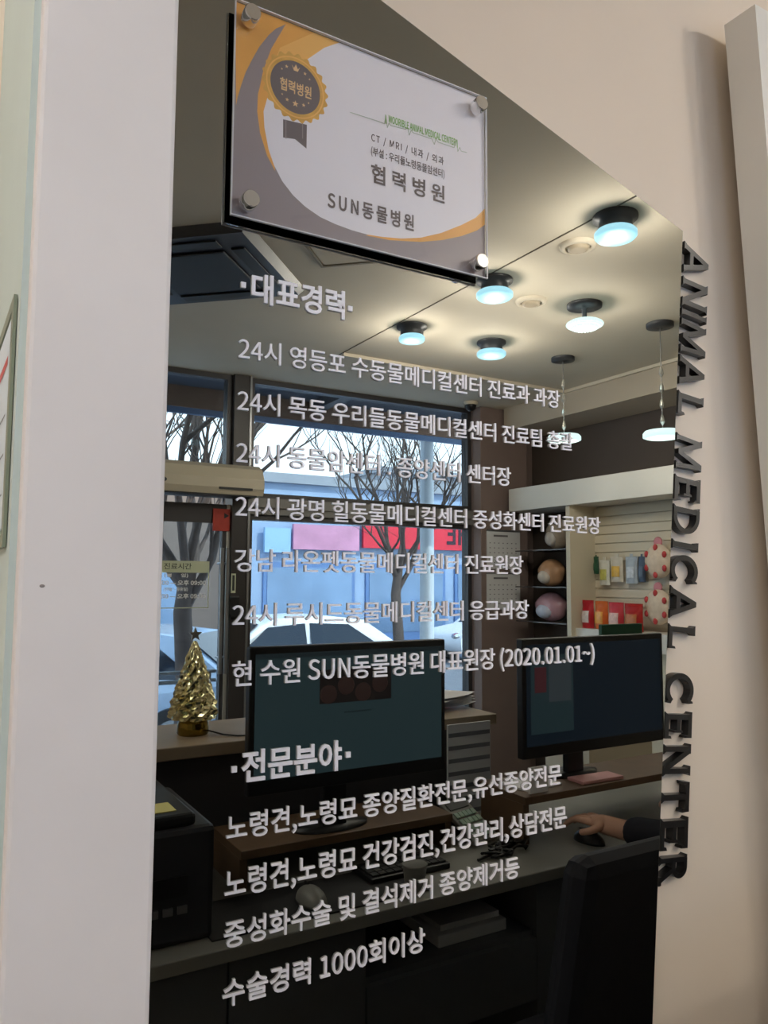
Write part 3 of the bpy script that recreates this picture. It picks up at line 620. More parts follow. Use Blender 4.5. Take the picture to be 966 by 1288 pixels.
def pouch_at(name, lab, cat, x0, x1, ya, yb, xx, th, c1, c2, group, tab=False, turn=-PI/2):
    t_ = atx((x0+x1)/2, ya, xx); b_ = atx((x0+x1)/2, yb, xx); l_ = atx(x0, (ya+yb)/2, xx); r2 = atx(x1, (ya+yb)/2, xx)
    wd = abs(l_.y-r2.y); 
    m1 = mat('film_'+name+str(c1), srgb(*c1), 0.3, var=0.12, scale=25); m2 = mat('print_'+name+str(c2), srgb(*c2), 0.3, var=0.2, scale=40)
    return pouch(name, lab, cat, (xx, (l_.y+r2.y)/2, b_.z), wd, t_.z-b_.z, th, m1, m2, turn, group, tab)
G1, G2 = 'snack bags on the display counter', 'packs hanging on the slatted wall'
zsh = 1.17
for (x0, x1, c1, c2, lab) in ((733, 747, (186, 32, 44), (226, 210, 205), 'red snack bag with white panel, leftmost on the display counter, reflected'),
        (749, 765, (214, 104, 40), (232, 160, 60), 'orange snack bag beside the red one on the display counter, reflected'),
        (766, 785, (200, 60, 70), (230, 190, 180), 'pale red snack bag right of the orange one, reflected'),
        (786, 809, (176, 34, 30), (190, 110, 50), 'wide dark red snack bag with brown panel on the counter, reflected')):
    pouch_at('snack_bag', lab, 'snack bag', x0, x1, 755, 790, 4.03, 0.07, c1, c2, G1)
    for o in COL.objects:
        if o.name.startswith('snack_bag'): o.location.z = zsh+0.001
for (x0, x1, ya, yb, c1, c2, lab) in ((747, 753, 700, 722, (34, 84, 58), (46, 100, 70), 'small dark green pack hanging on the slatted wall, reflected'),
        (754, 767, 704, 736, (222, 220, 208), (196, 190, 90), 'white pack with yellow panel hanging on the slatted wall, reflected'),
        (768, 784, 700, 732, (214, 206, 190), (224, 176, 44), 'pack with bright yellow card hanging on the slatted wall, reflected'),
        (787, 802, 700, 734, (176, 188, 200), (206, 212, 220), 'pale blue pack hanging on the slatted wall, reflected'),
        (803, 812, 700, 732, (70, 86, 110), (92, 108, 130), 'slim dark blue pack hanging on the slatted wall, reflected')):
    pouch_at('hanging_pack', lab, 'pack', x0, x1, ya, yb, BX-0.034, 0.03, c1, c2, G2, True)
for (ya, yb, lab) in ((684, 728, 'upper round cream pet cushion with red trim hanging by the board edge, reflected'), (741, 786, 'lower cream patterned pet cushion with pink loop by the board edge, reflected')):
    t_ = atx(826, ya, BX-0.06); b_ = atx(826, yb, BX-0.06); l_ = atx(812, (ya+yb)/2, BX-0.06); r2 = atx(845, (ya+yb)/2, BX-0.06)
    p = thing('pet_cushion', lab, 'cushion', (BX-0.06, (l_.y+r2.y)/2, b_.z), -PI/2, 'patterned cushions on the slatted wall'); wd, h = abs(l_.y-r2.y)/2, (t_.z-b_.z)/2
    MB().ball((0, 0, h), (wd, 0.045, h), 0, 20, 12).build('cover', mat('cushion_cream', srgb(222, 204, 184), 0.7, var=0.1, scale=30), p)
    for k in range(6):
        a_ = 2*PI*k/6+0.5; MB().ball((wd*0.78*math.cos(a_), -0.03, h+h*0.78*math.sin(a_)), (0.017, 0.012, 0.022), 0, 8, 6).build('red_trim', mat('cushion_red', srgb(196, 66, 70), 0.6, var=0.05), p)
    MB().lathe([(0.03, -0.006), (0.036, 0), (0.03, 0.006), (0.02, 0)], (0, 0, 2*h+0.01), 16, 0, 'y').build('hanging_loop', mat('loop_pink', srgb(214, 140, 150), 0.6), p)
# niche: wrapped goods on the dark shelves
def wrapped(name, lab, cat, x0, x1, ya, yb, zs, c1, c2):
    t_ = atx((x0+x1)/2, ya, 4.10); l_ = atx(x0, (ya+yb)/2, 4.10); r2 = atx(x1, (ya+yb)/2, 4.10); vv = (l_.y+r2.y)/2; wd = abs(l_.y-r2.y)/2; h = max(0.1, t_.z-zs)
    p = thing(name, lab, cat, (4.10, vv, zs), -PI/2, 'wrapped goods in the dark niche')
    m1 = mat('wrap_'+str(c1), srgb(*c1), 0.25, var=0.12, scale=18, bump=0.3); mb = MB().ball((0, 0, h/2), (wd, 0.08, h/2), 0, 18, 12)
    for q in mb.v:
        s_ = 0.86 if q.z < h*0.2 else 1.0; q.z = max(q.z, 0.0); q.x *= (1.0+0.06*math.sin(q.z*60))
    mb.build('wrapped_body', m1, p)
    mb = MB().ball((-wd*0.1, -0.055, h*0.35), (wd*0.55, 0.045, h*0.25), 0, 14, 10)
    for q in mb.v: q.z = max(q.z, 0.004)
    mb.build('label_panel', mat('wraplab_'+str(c2), srgb(*c2), 0.35, var=0.1, scale=30), p)
wrapped('wrapped_pet_bed', 'beige wrapped bundle on the top niche shelf beside the display wall, reflected', 'bundle', 690, 714, 652, 692, 1.7305, (166, 150, 132), (200, 192, 184))
wrapped('wrapped_cushion', 'tan round wrapped cushion on the middle niche shelf, reflected in the board', 'cushion', 680, 708, 703, 738, 1.4555, (196, 150, 112), (218, 204, 188))
wrapped('wrapped_bag', 'pink wrapped bag with pale label on the lower niche shelf, reflected in the board', 'bag', 676, 712, 745, 782, 1.1955, (196, 150, 158), (206, 210, 226))

# ------------------------------------------------------------------ reception counter and desk
M_dkp = mat('panel_dark', srgb(58, 58, 62), 0.6, var=0.04); M_desk = mat('desk_white', srgb(124, 124, 119), 0.4, var=0.08, scale=9)
M_cab = mat('cabinet_grey', srgb(84, 88, 92), 0.5, var=0.02); M_ledge = mat('ledge_top', srgb(150, 134, 114), 0.4, var=0.08, scale=12)
LZ = 1.05
p = thing('reception_counter', 'high reception counter with pale wooden ledge behind the screens, reflected in the board', 'counter', (0.7, 1.5, 0))
T_ = Matrix.Translation((-0.7, -1.5, 0))
MB().box(-0.5, 1.70, 1.32, 1.66, LZ-0.035, LZ, 0, 0.003).xf(T_).build('ledge_top', M_ledge, p)
MB().box(-0.5, 1.68, 1.345, 1.375, 0, LZ-0.035).xf(T_).build('inner_panel', M_dkp, p)
MB().box(-0.5, 1.68, 1.58, 1.62, 0, LZ-0.035).xf(T_).build('front_panel', M_cream, p)
p = thing('reception_desk', 'white reception desk with grey doors below the screens, reflected in the board', 'desk', (1.0, 1.0, 0))
T_ = Matrix.Translation((-1.0, -1.0, 0))
MB().box(-0.3, 2.5, 0.81, 1.343, 0.71, 0.74, 0, 0.003).xf(T_).build('desk_top', M_desk, p)
for a_, b_, z_ in ((-0.3, 0.155, 0.12), (0.16, 0.595, 0.12), (0.60, 0.93, 0.12)): MB().box(a_, b_, 0.85, 0.868, z_, 0.708).xf(T_).build('door', M_cab, p)
MB().box(0.935, 1.45, 0.85, 0.868, 0.40, 0.555).xf(T_).build('drawer_front', M_cab, p)
MB().box(0.935, 1.45, 0.868, 1.30, 0.555, 0.57).xf(T_).build('compartment_shelf', M_cab, p)
MB().box(1.452, 1.60, 0.85, 1.30, 0.0, 0.708).xf(T_).build('side_panel', M_cab, p)
MB().box(-0.3, 1.45, 1.30, 1.318, 0.0, 0.708).xf(T_).build('back_panel', M_dkp, p)
MB().box(2.40, 2.44, 0.85, 1.30, 0.0, 0.708).xf(T_).build('side_panel', M_cab, p)
mb = MB()
for k in range(24):
    a_, b_ = 2*PI*k/24, 2*PI*(k+1)/24
    mb.add([(0.40+r_*math.cos(q), 0.846, 0.585+r_*math.sin(q)) for q in (a_, b_) for r_ in (0.026, 0.034)], [(0, 1, 3, 2)])
mb.xf(T_).build('door_ring', M_desk, p)
o = tag(MB().box(-0.11, 0.11, -0.12, 0.1, 0, 0.03, 0, 0.003).box(-0.09, 0.10, -0.10, 0.11, 0.0305, 0.045).build('paper_stack', mat('paper_dim', srgb(190, 190, 190), 0.6), loc=(0, 0, 0)), 'stack of papers in the open compartment under the desk, reflected in the board', 'papers'); o.location = (1.28, -1.02, 0.5705)
def riser(name, lab, x0, x1, v0, v1, zt):
    p = thing(name, lab, 'monitor riser', ((x0+x1)/2, (v0+v1)/2, 0.74), 0, 'wooden monitor risers'); wx, wv, h = (x1-x0)/2, (v1-v0)/2, zt-0.74
    MB().box(-wx, wx, -wv, wv, h-0.022, h, 0, 0.002).build('top', M_wood, p)
    for s_ in (-1, 1): MB().box(s_*wx, s_*(wx-0.02), -wv+0.01, wv-0.01, 0, h-0.022).build('side', M_wood, p)
riser('monitor_riser', 'wooden riser shelf under the left screen, reflected in the board', 0.70, 1.33, 1.06, 1.28, 0.84)
riser('monitor_riser', 'wooden riser shelf under the right screen, holding papers, reflected in the board', 1.53, 2.38, 0.98, 1.20, 0.875)
def emis(name, col):
    return mat(name, col, 0.3, emit=col, estr=0.9, var=0, spec=0.15)
def monitor(x0, x1, z0, z1, v, zr, lab, left):
    cx_ = (x0+x1)/2; p = thing('monitor', lab, 'monitor', (cx_, v+0.13, zr), 0, 'reception screens'); T_ = Matrix.Translation((-cx_, -(v+0.13), -zr))
    MB().box(x0, x1, v, v+0.028, z0, z1, 0, 0.004).xf(T_).build('housing', M_black, p)
    bz = 0.018; mb = MB(); mb.box(x0+0.014, x1-0.014, v-0.0012, v-0.0002, z0+0.036, z1-bz)
    scr = mb.xf(T_).build('screen', emis('screen_teal', (0.018, 0.032, 0.038)) if left else emis('screen_navy', (0.006, 0.010, 0.016)), p)
    if left:
        mb = MB().box(cx_-0.10, cx_+0.11, v-0.0022, v-0.0013, z0+0.205, z0+0.29); mb.xf(T_).build('screen_photo', emis('screen_photo_brown', (0.010, 0.008, 0.008)), scr)
        mb = MB(); random.seed(3)
        for k in range(4): mb.ball((cx_-0.075+k*0.05, v-0.0022, z0+0.228+0.02*(k % 2)), (0.025, 0.0012, 0.024), 0, 14, 8)
        mb.xf(T_).build('screen_photo', emis('screen_photo_red', (0.022, 0.013, 0.012)), scr)
        MB().box(cx_-0.03, cx_+0.05, v-0.002, v-0.0013, z0+0.178, z0+0.182).xf(T_).build('caption_line', emis('caption', (0.012, 0.02, 0.024)), scr)
        MB().box(x0+0.014, x1-0.014, v-0.002, v-0.0013, z1-bz-0.012, z1-bz).xf(T_).build('browser_bar', emis('bar_dark', (0.012, 0.018, 0.022)), scr)
    else:
        MB().box(x0+0.03, x0+0.20, v-0.002, v-0.0013, z0+0.07, z1-0.05).xf(T_).build('screen_window', emis('win_teal', (0.014, 0.026, 0.032)), scr)
        MB().box(x0+0.045, x0+0.09, v-0.003, v-0.002, z1-0.16, z1-0.085).xf(T_).build('screen_picture', emis('pic_red', (0.045, 0.014, 0.018)), scr)
        MB().box(x0+0.10, x0+0.19, v-0.003, v-0.002, z1-0.19, z1-0.06).xf(T_).build('screen_list', emis('list_grey', (0.028, 0.036, 0.044)), scr)
    MB().box(cx_-0.035, cx_+0.035, v+0.10, v+0.125, zr+0.01, z0+0.16, 0, 0.004).box(cx_-0.03, cx_+0.03, v+0.028, v+0.10, z0+0.10, z0+0.15).xf(T_).build('stand_neck', M_black, p)
    MB().lathe([(0.11, 0), (0.11, 0.008), (0.04, 0.014)], (0, 0, 0), 32).xf(Matrix.Diagonal((1, 0.5, 1, 1))).build('stand_base', M_black, p)
monitor(0.69, 1.262, 0.982, 1.336, 1.0, 0.84, 'left reception screen showing a photo of brown puppies on dark teal, reflected in the board', True)
monitor(1.54, 2.15, 0.975, 1.326, 1.0, 0.875, 'right reception screen, darker, cut by the board edge, reflected in the board', False)
# gold glitter tree lamp on the ledge
p = thing('tree_lamp', 'gold glitter Christmas tree lamp with star on the counter ledge, reflected in the board', 'tree lamp', (0.70, 1.475, LZ))
MB().lathe([(0.042, 0), (0.046, 0.006), (0.044, 0.034), (0.036, 0.046)], (0, 0, 0), 28).build('base', mat('gold_dark', srgb(128, 108, 48), 0.15, 0.9, var=0.1, scale=30), p)
mb = MB(); n1, n2 = 40, 34; vs = []; fs = []
for i in range(n2):
    h = i/(n2-1); R_ = 0.068*(1-h)**0.82*(0.86+0.14*math.sin(min(1, h*7)*PI/2))+0.004
    for k in range(n1):
        a_ = 2*PI*k/n1+h*3.6; rr = R_*(1+0.10*math.sin(10*(2*PI*k/n1))+0.07*random.uniform(-1, 1)); vs.append((rr*math.cos(a_), rr*math.sin(a_), 0.046+0.222*h))
for i in range(n2-1):
    for k in range(n1): fs.append([i*n1+k, i*n1+(k+1) % n1, (i+1)*n1+(k+1) % n1, (i+1)*n1+k])
mb.add(vs, fs); mb.add([v_ for v_ in vs[:n1]], [list(range(n1))])
mb.build('twisted_glitter_tree', mat('gold_glitter', (0.86, 0.74, 0.45), 0.16, 1.0, var=0.35, scale=110), p)
st = [(0.021*(1 if i % 2 == 0 else 0.42)*math.cos(PI/2+i*PI/5), 0.287+0.021*(1 if i % 2 == 0 else 0.42)*math.sin(PI/2+i*PI/5)) for i in range(10)]
MB().prism(st, -0.004, 0.004, lambda u, ww, t: (u, t, ww)).build('star', mat('star_silver', srgb(190, 186, 170), 0.25, 0.7, var=0.05), p)
MB().tube([(0.04, -0.02, 0.01), (0.07, -0.06, 0.003), (0.10, -0.10, 0.003), (0.16, -0.12, 0.003)], 0.0025, 6).build('power_cord', M_black, p)
# things on the ledge and the desk
p = tag(MB().box(-0.10, 0.10, -0.07, 0.07, 0, 0.012).box(-0.085, 0.09, -0.06, 0.08, 0.0125, 0.02).build('folder', mat('folder_grey', srgb(140, 150, 155), 0.5), loc=(0, 0, 0)), 'grey folder lying on the wooden ledge between the screens, reflected', 'folder'); p.location = (1.40, -1.45, LZ+0.0005)
mb = MB(); random.seed(5)
for k in range(5):
    q = MB(); n_ = 8; h0 = k*0.008
    vs = [((i/n_-0.5)*0.22, (j/n_-0.5)*0.16, h0+0.012*math.sin(i*0.8+k)*(j/n_)+0.012+0.03*max(0, i/n_-0.7)) for i in range(n_+1) for j in range(n_+1)]
    q.add(vs, [(i*(n_+1)+j, i*(n_+1)+j+1, (i+1)*(n_+1)+j+1, (i+1)*(n_+1)+j) for i in range(n_) for j in range(n_)], 0, True); q.xf(Matrix.Rotation(random.uniform(-0.5, 0.5), 4, 'Z')); mb.add(q.v, q.f)
mb.v = [Vector((q.x, q.y, max(q.z, 0.001))) for q in mb.v]
p = tag(mb.build('loose_papers', M_paper, loc=(0, 0, 0)), 'loose crumpled white papers at the right end of the wooden ledge, reflected', 'papers', kind=None); p.location = (1.595, -1.52, LZ+0.0005)
p = thing('gridded_chart', 'white gridded chart leaning on the counter between the two screens, reflected', 'chart', (1.54, 1.262, 0.742), 0)
MB().box(-0.085, 0.085, 0, 0.006, 0.0, 0.30).build('sheet', mat('chart_paper', srgb(206, 210, 216), 0.5, var=0.01), p)
mb = MB()
for r_ in range(7): mb.box(-0.082, 0.082, -0.001, 0, 0.02+r_*0.040, 0.033+r_*0.040)
mb.build('printed_rows', mat('chart_grey', srgb(110, 116, 126), 0.5, var=0.05), p)
p = thing('desk_calculator', 'white desk calculator with pale keys in front of the right riser, reflected in the board', 'calculator', (1.425, 1.12, 0.742), math.radians(14))
R_ = Matrix.Diagonal((0.78, 0.78, 0.78, 1)) @ Matrix.Translation((0, 0.0, 0.055)) @ Matrix.Rotation(math.radians(32), 4, 'X'); mb = MB().box(-0.07, 0.07, -0.10, 0.10, 0.0, 0.018, 0, 0.004); mb.xf(R_); mb.build('case', M_desk, p)
MB().box(-0.055, 0.055, 0.055, 0.088, 0.0182, 0.022).xf(R_).build('display', M_black, p)
for r_ in range(4):
    for c_ in range(5): MB().box(-0.057+c_*0.0235, -0.037+c_*0.0235, -0.085+r_*0.033, -0.06+r_*0.033, 0.0182, 0.024, 0, 0.002).xf(R_).build('key', mat('key_green', srgb(150, 176, 160), 0.5, var=0.05), p)
MB().box(-0.045, 0.045, 0.04, 0.065, 0.0, 0.06).build('stand', M_black, p)
p = tag(MB().box(-0.30, 0.26, -0.075, 0.12, 0, 0.004, 0, 0.001).build('desk_pad', mat('pad_black', srgb(22, 23, 26), 0.7, var=0.05)), 'black desk pad in front of the left riser, reflected in the board', 'desk pad'); p.location = (0.86, -0.925, 0.7402)
p = thing('computer_mouse', 'pale computer mouse lying on the black desk pad, reflected in the board', 'mouse', (0.825, 0.925, 0.7445))
mb = MB().ball((0, 0, 0.0), (0.033, 0.055, 0.036), 0, 20, 14); mb.v = [Vector((q.x, q.y, max(q.z, 0))) for q in mb.v]; mb.build('shell', M_desk, p); MB().box(-0.002, 0.002, 0.018, 0.036, 0.03, 0.0365).build('scroll_wheel', M_black, p)
p = thing('keyboard', 'black keyboard on the desk left of the calculator, reflected in the board', 'keyboard', (1.12, 1.0, 0.7405))
MB().box(-0.12, 0.12, -0.055, 0.055, 0, 0.016, 0, 0.004).build('case', M_black, p)
mb = MB()
for r_ in range(4):
    for c_ in range(10): mb.box(-0.112+c_*0.0226, -0.093+c_*0.0226, -0.046+r_*0.023, -0.027+r_*0.023, 0.0165, 0.021)
tag(mb.build('keys', mat('key_black', srgb(30, 31, 34), 0.5, var=0), p), kind='stuff')
p = thing('paper_cup', 'small white paper cup at the desk front edge, reflected in the board', 'cup', (1.075, 0.865, 0.7405))
MB().lathe([(0.022, 0), (0.030, 0.062), (0.031, 0.064), (0.028, 0.064), (0.021, 0.004)], (0, 0, 0), 24).build('cup_wall', M_desk, p)
MB().lathe([(0.031, 0.062), (0.0325, 0.064), (0.031, 0.066)], (0, 0, 0), 24).build('rim', M_desk, p)
p = thing('printer', 'black printer with a yellow sticky note at the desk left end, reflected in the board', 'printer', (0.33, 1.03, 0.7405))
MB().box(-0.25, 0.24, -0.16, 0.20, 0, 0.235, 0, 0.012).build('body', mat('printer_black', srgb(42, 44, 50), 0.45, var=0.05), p)
MB().box(-0.20, 0.18, -0.164, -0.158, 0.10, 0.14).build('paper_slot', M_black, p)
MB().box(-0.22, 0.20, -0.15, 0.19, 0.236, 0.262, 0, 0.008).build('scanner_lid', M_black, p)
for k in range(3): MB().box(0.10+k*0.03, 0.12+k*0.03, -0.166, -0.159, 0.065, 0.08).build('button', M_steel, p)
MB().box(0.09, 0.165, -0.12, -0.05, 0.2625, 0.2640).build('sticky_note', mat('note_yellow', srgb(214, 206, 128), 0.6, var=0.02), p)
random.seed(11)
pts = []; 
for k in range(60):
    t_ = k/59*6*PI; pts.append((0.055*math.cos(t_)*(1+0.5*math.sin(k*1.7))+0.03*math.sin(t_*0.37), 0.04*math.sin(t_*1.13)+0.02*math.cos(k*0.9), 0.006+0.010*abs(math.sin(k*0.55))))
p = tag(MB().tube([(-0.12, -0.03, 0.006)]+pts+[(0.12, 0.06, 0.006)], 0.004, 6).build('cable_tangle', M_black, loc=(0, 0, 0)), 'tangled black cable on the white desk top, reflected in the board', 'cable'); p.location = (1.45, -0.975, 0.7402)
o = tag(MB().box(-0.085, 0.085, -0.036, 0.036, 0, 0.010, 0, 0.002).build('booklet', mat('booklet_pink', srgb(206, 150, 150), 0.5, var=0.05)), 'pink booklet on the right wooden riser, reflected in the board', 'booklet'); o.location = (1.86, -1.03, 0.8757); o.rotation_euler = (0, 0, 0.04)
o = tag(MB().box(-0.075, 0.075, -0.06, 0.06, 0, 0.006).build('paper_sheets', M_paper), 'white sheets beside the pink booklet on the right riser, reflected', 'papers'); o.location = (1.64, -1.085, 0.8755); o.rotation_euler = (0, 0, -0.15)
o = tag(MB().box(-0.035, 0.035, -0.004, 0.004, 0, 0.075).build('memo_card', M_paper), 'small white memo card standing under the right screen, reflected', 'card'); o.location = (1.60, -1.005, 0.8755)
p = thing('green_box', 'dark green box standing behind the right screen, reflected in the board', 'box', (2.62, 1.72, 0))
A_ = atv(757, 797, 1.72); B_ = atv(808, 784, 1.72); cxg = (A_.x+B_.x)/2
p.location = (cxg, -1.72, 0)
MB().box(-(B_.x-A_.x)/2, (B_.x-A_.x)/2, 0, 0.02, 0.95, B_.z, 0, 0.003).build('lid', mat('box_green', srgb(28, 78, 56), 0.5, var=0.05), p)
MB().lathe([(0.02, -0.002), (0.0, -0.002)], (0, 0, (B_.z+0.95)/2+0.06), 20, 0, 'y').build('round_emblem', mat('emblem_green', srgb(60, 110, 84), 0.5), p)
MB().box(-0.2, 0.2, 0.021, 0.30, 0.0, 0.95).build('side_table_body', M_cream, p)

# ------------------------------------------------------------------ office chair and the seated person
p = thing('office_chair', 'dark navy upholstered office chair at the lower right of the board, reflected', 'chair', (1.27, 0.46, 0))
M_nav = mat('chair_navy', srgb(24, 27, 38), 0.75, var=0.08, scale=40)
bm = MB().box(-0.28, 0.28, -0.27, -0.20, 0.46, 1.025, 0, 0.03); bm.v = [Vector((q.x*(1+0.55*(1.045-q.z)), q.y+0.06*(1.045-q.z), q.z)) for q in bm.v]; bm.build('backrest', M_nav, p)
MB().box(-0.25, 0.25, -0.20, 0.24, 0.40, 0.48, 0, 0.03).build('seat', M_nav, p)
MB().tube([(0, 0, 0.09), (0, 0, 0.40)], 0.028, 12).build('gas_column', M_steel, p)
MB().box(-0.03, 0.03, -0.27, -0.05, 0.37, 0.398).box(-0.03, 0.03, -0.275, -0.245, 0.37, 0.55).build('back_bracket', M_black, p)
for k in range(5):
    a_ = 2*PI*k/5; l_ = MB().tube([(0.02*math.cos(a_), 0.02*math.sin(a_), 0.10), (0.26*math.cos(a_), 0.26*math.sin(a_), 0.065)], [0.02, 0.014], 8).build('leg', M_black, p)
    MB().ball((0.26*math.cos(a_), 0.26*math.sin(a_), 0.027), (0.024, 0.024, 0.027), 0, 10, 8).build('castor', M_black, l_)

def skin(name, pts, edges, m, parent, root=0, sub=2):
    """one continuous skinned surface from a joint graph; pts: (x, v, z, radius)"""
    me = bpy.data.meshes.new(name); me.from_pydata([(q[0], -q[1], q[2]) for q in pts], edges, []); o = bpy.data.objects.new(name, me); COL.objects.link(o)
    md = o.modifiers.new('skin', 'SKIN'); md.use_smooth_shade = True
    for k, q in enumerate(pts):
        r_ = q[3]; me.skin_vertices[0].data[k].radius = (r_ if not isinstance(r_, tuple) else r_[0], r_ if not isinstance(r_, tuple) else r_[1]); me.skin_vertices[0].data[k].use_root = (k == root)
    sb = o.modifiers.new('sub', 'SUBSURF'); sb.levels = sub; sb.render_levels = sub
    bpy.context.view_layer.update(); dg = bpy.context.evaluated_depsgraph_get(); me2 = bpy.data.meshes.new_from_object(o.evaluated_get(dg))
    for q in me2.polygons: q.use_smooth = True
    me2.materials.clear(); me2.materials.append(m); bpy.data.objects.remove(o); o2 = bpy.data.objects.new(name, me2); COL.objects.link(o2)
    if parent: o2.parent = parent
    return o2
M_skin = mat('skin', srgb(206, 160, 136), 0.55, var=0.05); M_coat = mat('coat_navy', srgb(26, 28, 40), 0.8, var=0.08, scale=30); M_tro = mat('trousers_black', srgb(28, 28, 32), 0.8, var=0.05); M_hair = mat('hair_black', srgb(24, 20, 20), 0.5, var=0.2, scale=60)
PXc, PVc = 1.97, 0.36
p = thing('person', 'person in a dark navy coat reaching to the mouse, hand and forearm reflected', 'person', (PXc, PVc, 0))
def rel(x, v, z, r_): return (x-PXc, v-PVc, z, r_)
# body: pelvis, spine, neck, head stub, two arms with fingers, two legs
P_ = [rel(PXc, PVc, 0.53, (0.16, 0.12)), rel(PXc, PVc+0.02, 0.70, (0.14, 0.10)), rel(PXc, PVc+0.05, 0.90, (0.155, 0.11)), rel(PXc, PVc+0.06, 1.02, (0.10, 0.09)), rel(PXc, PVc+0.08, 1.10, 0.052), rel(PXc, PVc+0.10, 1.17, 0.06)]
E_ = [(0, 1), (1, 2), (2, 3), (3, 4), (4, 5)]
wr = Vector((1.735, 0.822, 0.80))
def arm(sx, elbow, wrist, tips):
    i0 = len(P_); P_.extend([rel(PXc+sx*0.17, PVc+0.06, 0.99, 0.060), rel(*elbow, 0.043), rel(*wrist, 0.029)]); E_.extend([(3, i0), (i0, i0+1), (i0+1, i0+2)])
    palm = tips[0]; i1 = len(P_); P_.append(rel(*palm, (0.030, 0.018))); E_.append((i0+2, i1))
    for ch in tips[1:]:
        prev = i1
        for q in ch: P_.append(rel(*q)); E_.append((prev, len(P_)-1)); prev = len(P_)-1
hd = (Vector((1.712, 0.98, 0.793))-wr).normalized(); sd = Vector((hd.y, -hd.x, 0)).normalized()
pal = wr+hd*0.065+Vector((0, 0, 0.004))
ch = []
for k, (off, ln) in enumerate(((-0.030, 0.074), (-0.010, 0.084), (0.011, 0.079), (0.030, 0.062))):
    b0 = pal+sd*off+hd*0.028; d_ = (hd+sd*off*3).normalized()
    ch.append([(*(b0+Vector((0, 0, 0.005))), 0.0098), (*(b0+d_*ln*0.45+Vector((0, 0, 0.006))), 0.0090), (*(b0+d_*ln*0.78+Vector((0, 0, -0.008))), 0.0083), (*(b0+d_*ln*0.95+Vector((0, 0, -0.021))), 0.0075)])
tb = wr+hd*0.03-sd*0.022
ch.append([(*(tb-sd*0.016+hd*0.012), 0.012), (*(tb-sd*0.030+hd*0.038-Vector((0, 0, 0.012))), 0.0102), (*(tb-sd*0.030+hd*0.066-Vector((0, 0, 0.020))), 0.0088)])
arm(-1, (1.80, 0.56, 0.80), tuple(wr), [tuple(pal)]+ch)
wr2 = Vector((2.10, 0.80, 0.80)); pal2 = wr2+Vector((-0.01, 0.065, 0)); ch2 = []
for off, ln in ((-0.030, 0.062), (-0.010, 0.079), (0.011, 0.084), (0.030, 0.074)):
    b0 = pal2+Vector((off, 0.028, 0.004)); ch2.append([(*b0, 0.0098), (*(b0+Vector((0, ln*0.45, 0.004))), 0.009), (*(b0+Vector((0, ln*0.8, -0.01))), 0.0083), (*(b0+Vector((0, ln*0.95, -0.022))), 0.0075)])
tb2 = wr2+Vector((-0.02, 0.03, 0)); ch2.append([(*(tb2+Vector((-0.016, 0.012, 0))), 0.012), (*(tb2+Vector((-0.028, 0.036, -0.01))), 0.0102), (*(tb2+Vector((-0.026, 0.06, -0.018))), 0.0088)])
arm(1, (2.22, 0.58, 0.80), tuple(wr2), [tuple(pal2)]+ch2)
for sx in (-1, 1):
    i0 = len(P_); P_.extend([rel(PXc+sx*0.09, PVc+0.04, 0.53, 0.085), rel(PXc+sx*0.11, PVc+0.40, 0.54, 0.062), rel(PXc+sx*0.11, PVc+0.36, 0.10, 0.040), rel(PXc+sx*0.115, PVc+0.37, 0.045, 0.040), rel(PXc+sx*0.12, PVc+0.50, 0.034, 0.030)]); E_.extend([(0, i0), (i0, i0+1), (i0+1, i0+2), (i0+2, i0+3), (i0+3, i0+4)])
body = skin('body', P_, E_, M_skin, p)
# head with face, hair
hc = Vector((0, 0.11, 1.245))
mb = MB().ball(hc, (0.074, 0.094, 0.115), 0, 28, 20)
for q in mb.v:
    d_ = q-hc
    if d_.z < -0.03: q.x = hc.x+d_.x*(1-0.28*min(1, (-d_.z-0.03)/0.08)); q.y = hc.y+d_.y*(1-0.10*min(1, (-d_.z-0.03)/0.08))
mb.ball(hc+Vector((0, 0.098, -0.012)), (0.013, 0.020, 0.024)).ball(hc+Vector((-0.075, 0, -0.01)), (0.010, 0.02, 0.032)).ball(hc+Vector((0.075, 0, -0.01)), (0.010, 0.02, 0.032))
hdo = mb.build('head', M_skin, p)
for s_ in (-1, 1): MB().ball(hc+Vector((s_*0.032, 0.083, 0.008)), (0.013, 0.007, 0.007), 0, 12, 8).build('eye', M_black, hdo)
MB().ball(hc+Vector((0, 0.080, -0.058)), (0.024, 0.008, 0.006), 0, 12, 8).build('mouth', mat('lip', srgb(170, 100, 95), 0.5), hdo)
mb = MB().ball(hc+Vector((0, -0.014, 0.018)), (0.084, 0.098, 0.112), 0, 28, 20); mb.ball(hc+Vector((0, -0.07, -0.06)), (0.07, 0.045, 0.11))
mb.build('hair', M_hair, p)
# coat (sleeves stop short of the wrists) and trousers
wS = wr-(wr-Vector((1.80, 0.56, 0.80))).normalized()*0.012; wS2 = wr2-(wr2-Vector((2.22, 0.58, 0.80))).normalized()*0.035
C_ = [rel(PXc, PVc, 0.52, (0.185, 0.145)), rel(PXc, PVc+0.02, 0.70, (0.17, 0.125)), rel(PXc, PVc+0.05, 0.90, (0.18, 0.132)), rel(PXc, PVc+0.06, 1.03, (0.12, 0.105)), rel(PXc, PVc+0.075, 1.08, 0.068),
      rel(PXc-0.175, PVc+0.06, 0.985, 0.078), rel(1.80, 0.56, 0.805, 0.060), rel(*wS, 0.044), rel(PXc+0.175, PVc+0.06, 0.985, 0.078), rel(2.22, 0.58, 0.805, 0.060), rel(*wS2, 0.044)]
skin('coat', C_, [(0, 1), (1, 2), (2, 3), (3, 4), (3, 5), (5, 6), (6, 7), (3, 8), (8, 9), (9, 10)], M_coat, p)
T2 = [rel(PXc, PVc, 0.54, (0.175, 0.125))]; TE = []
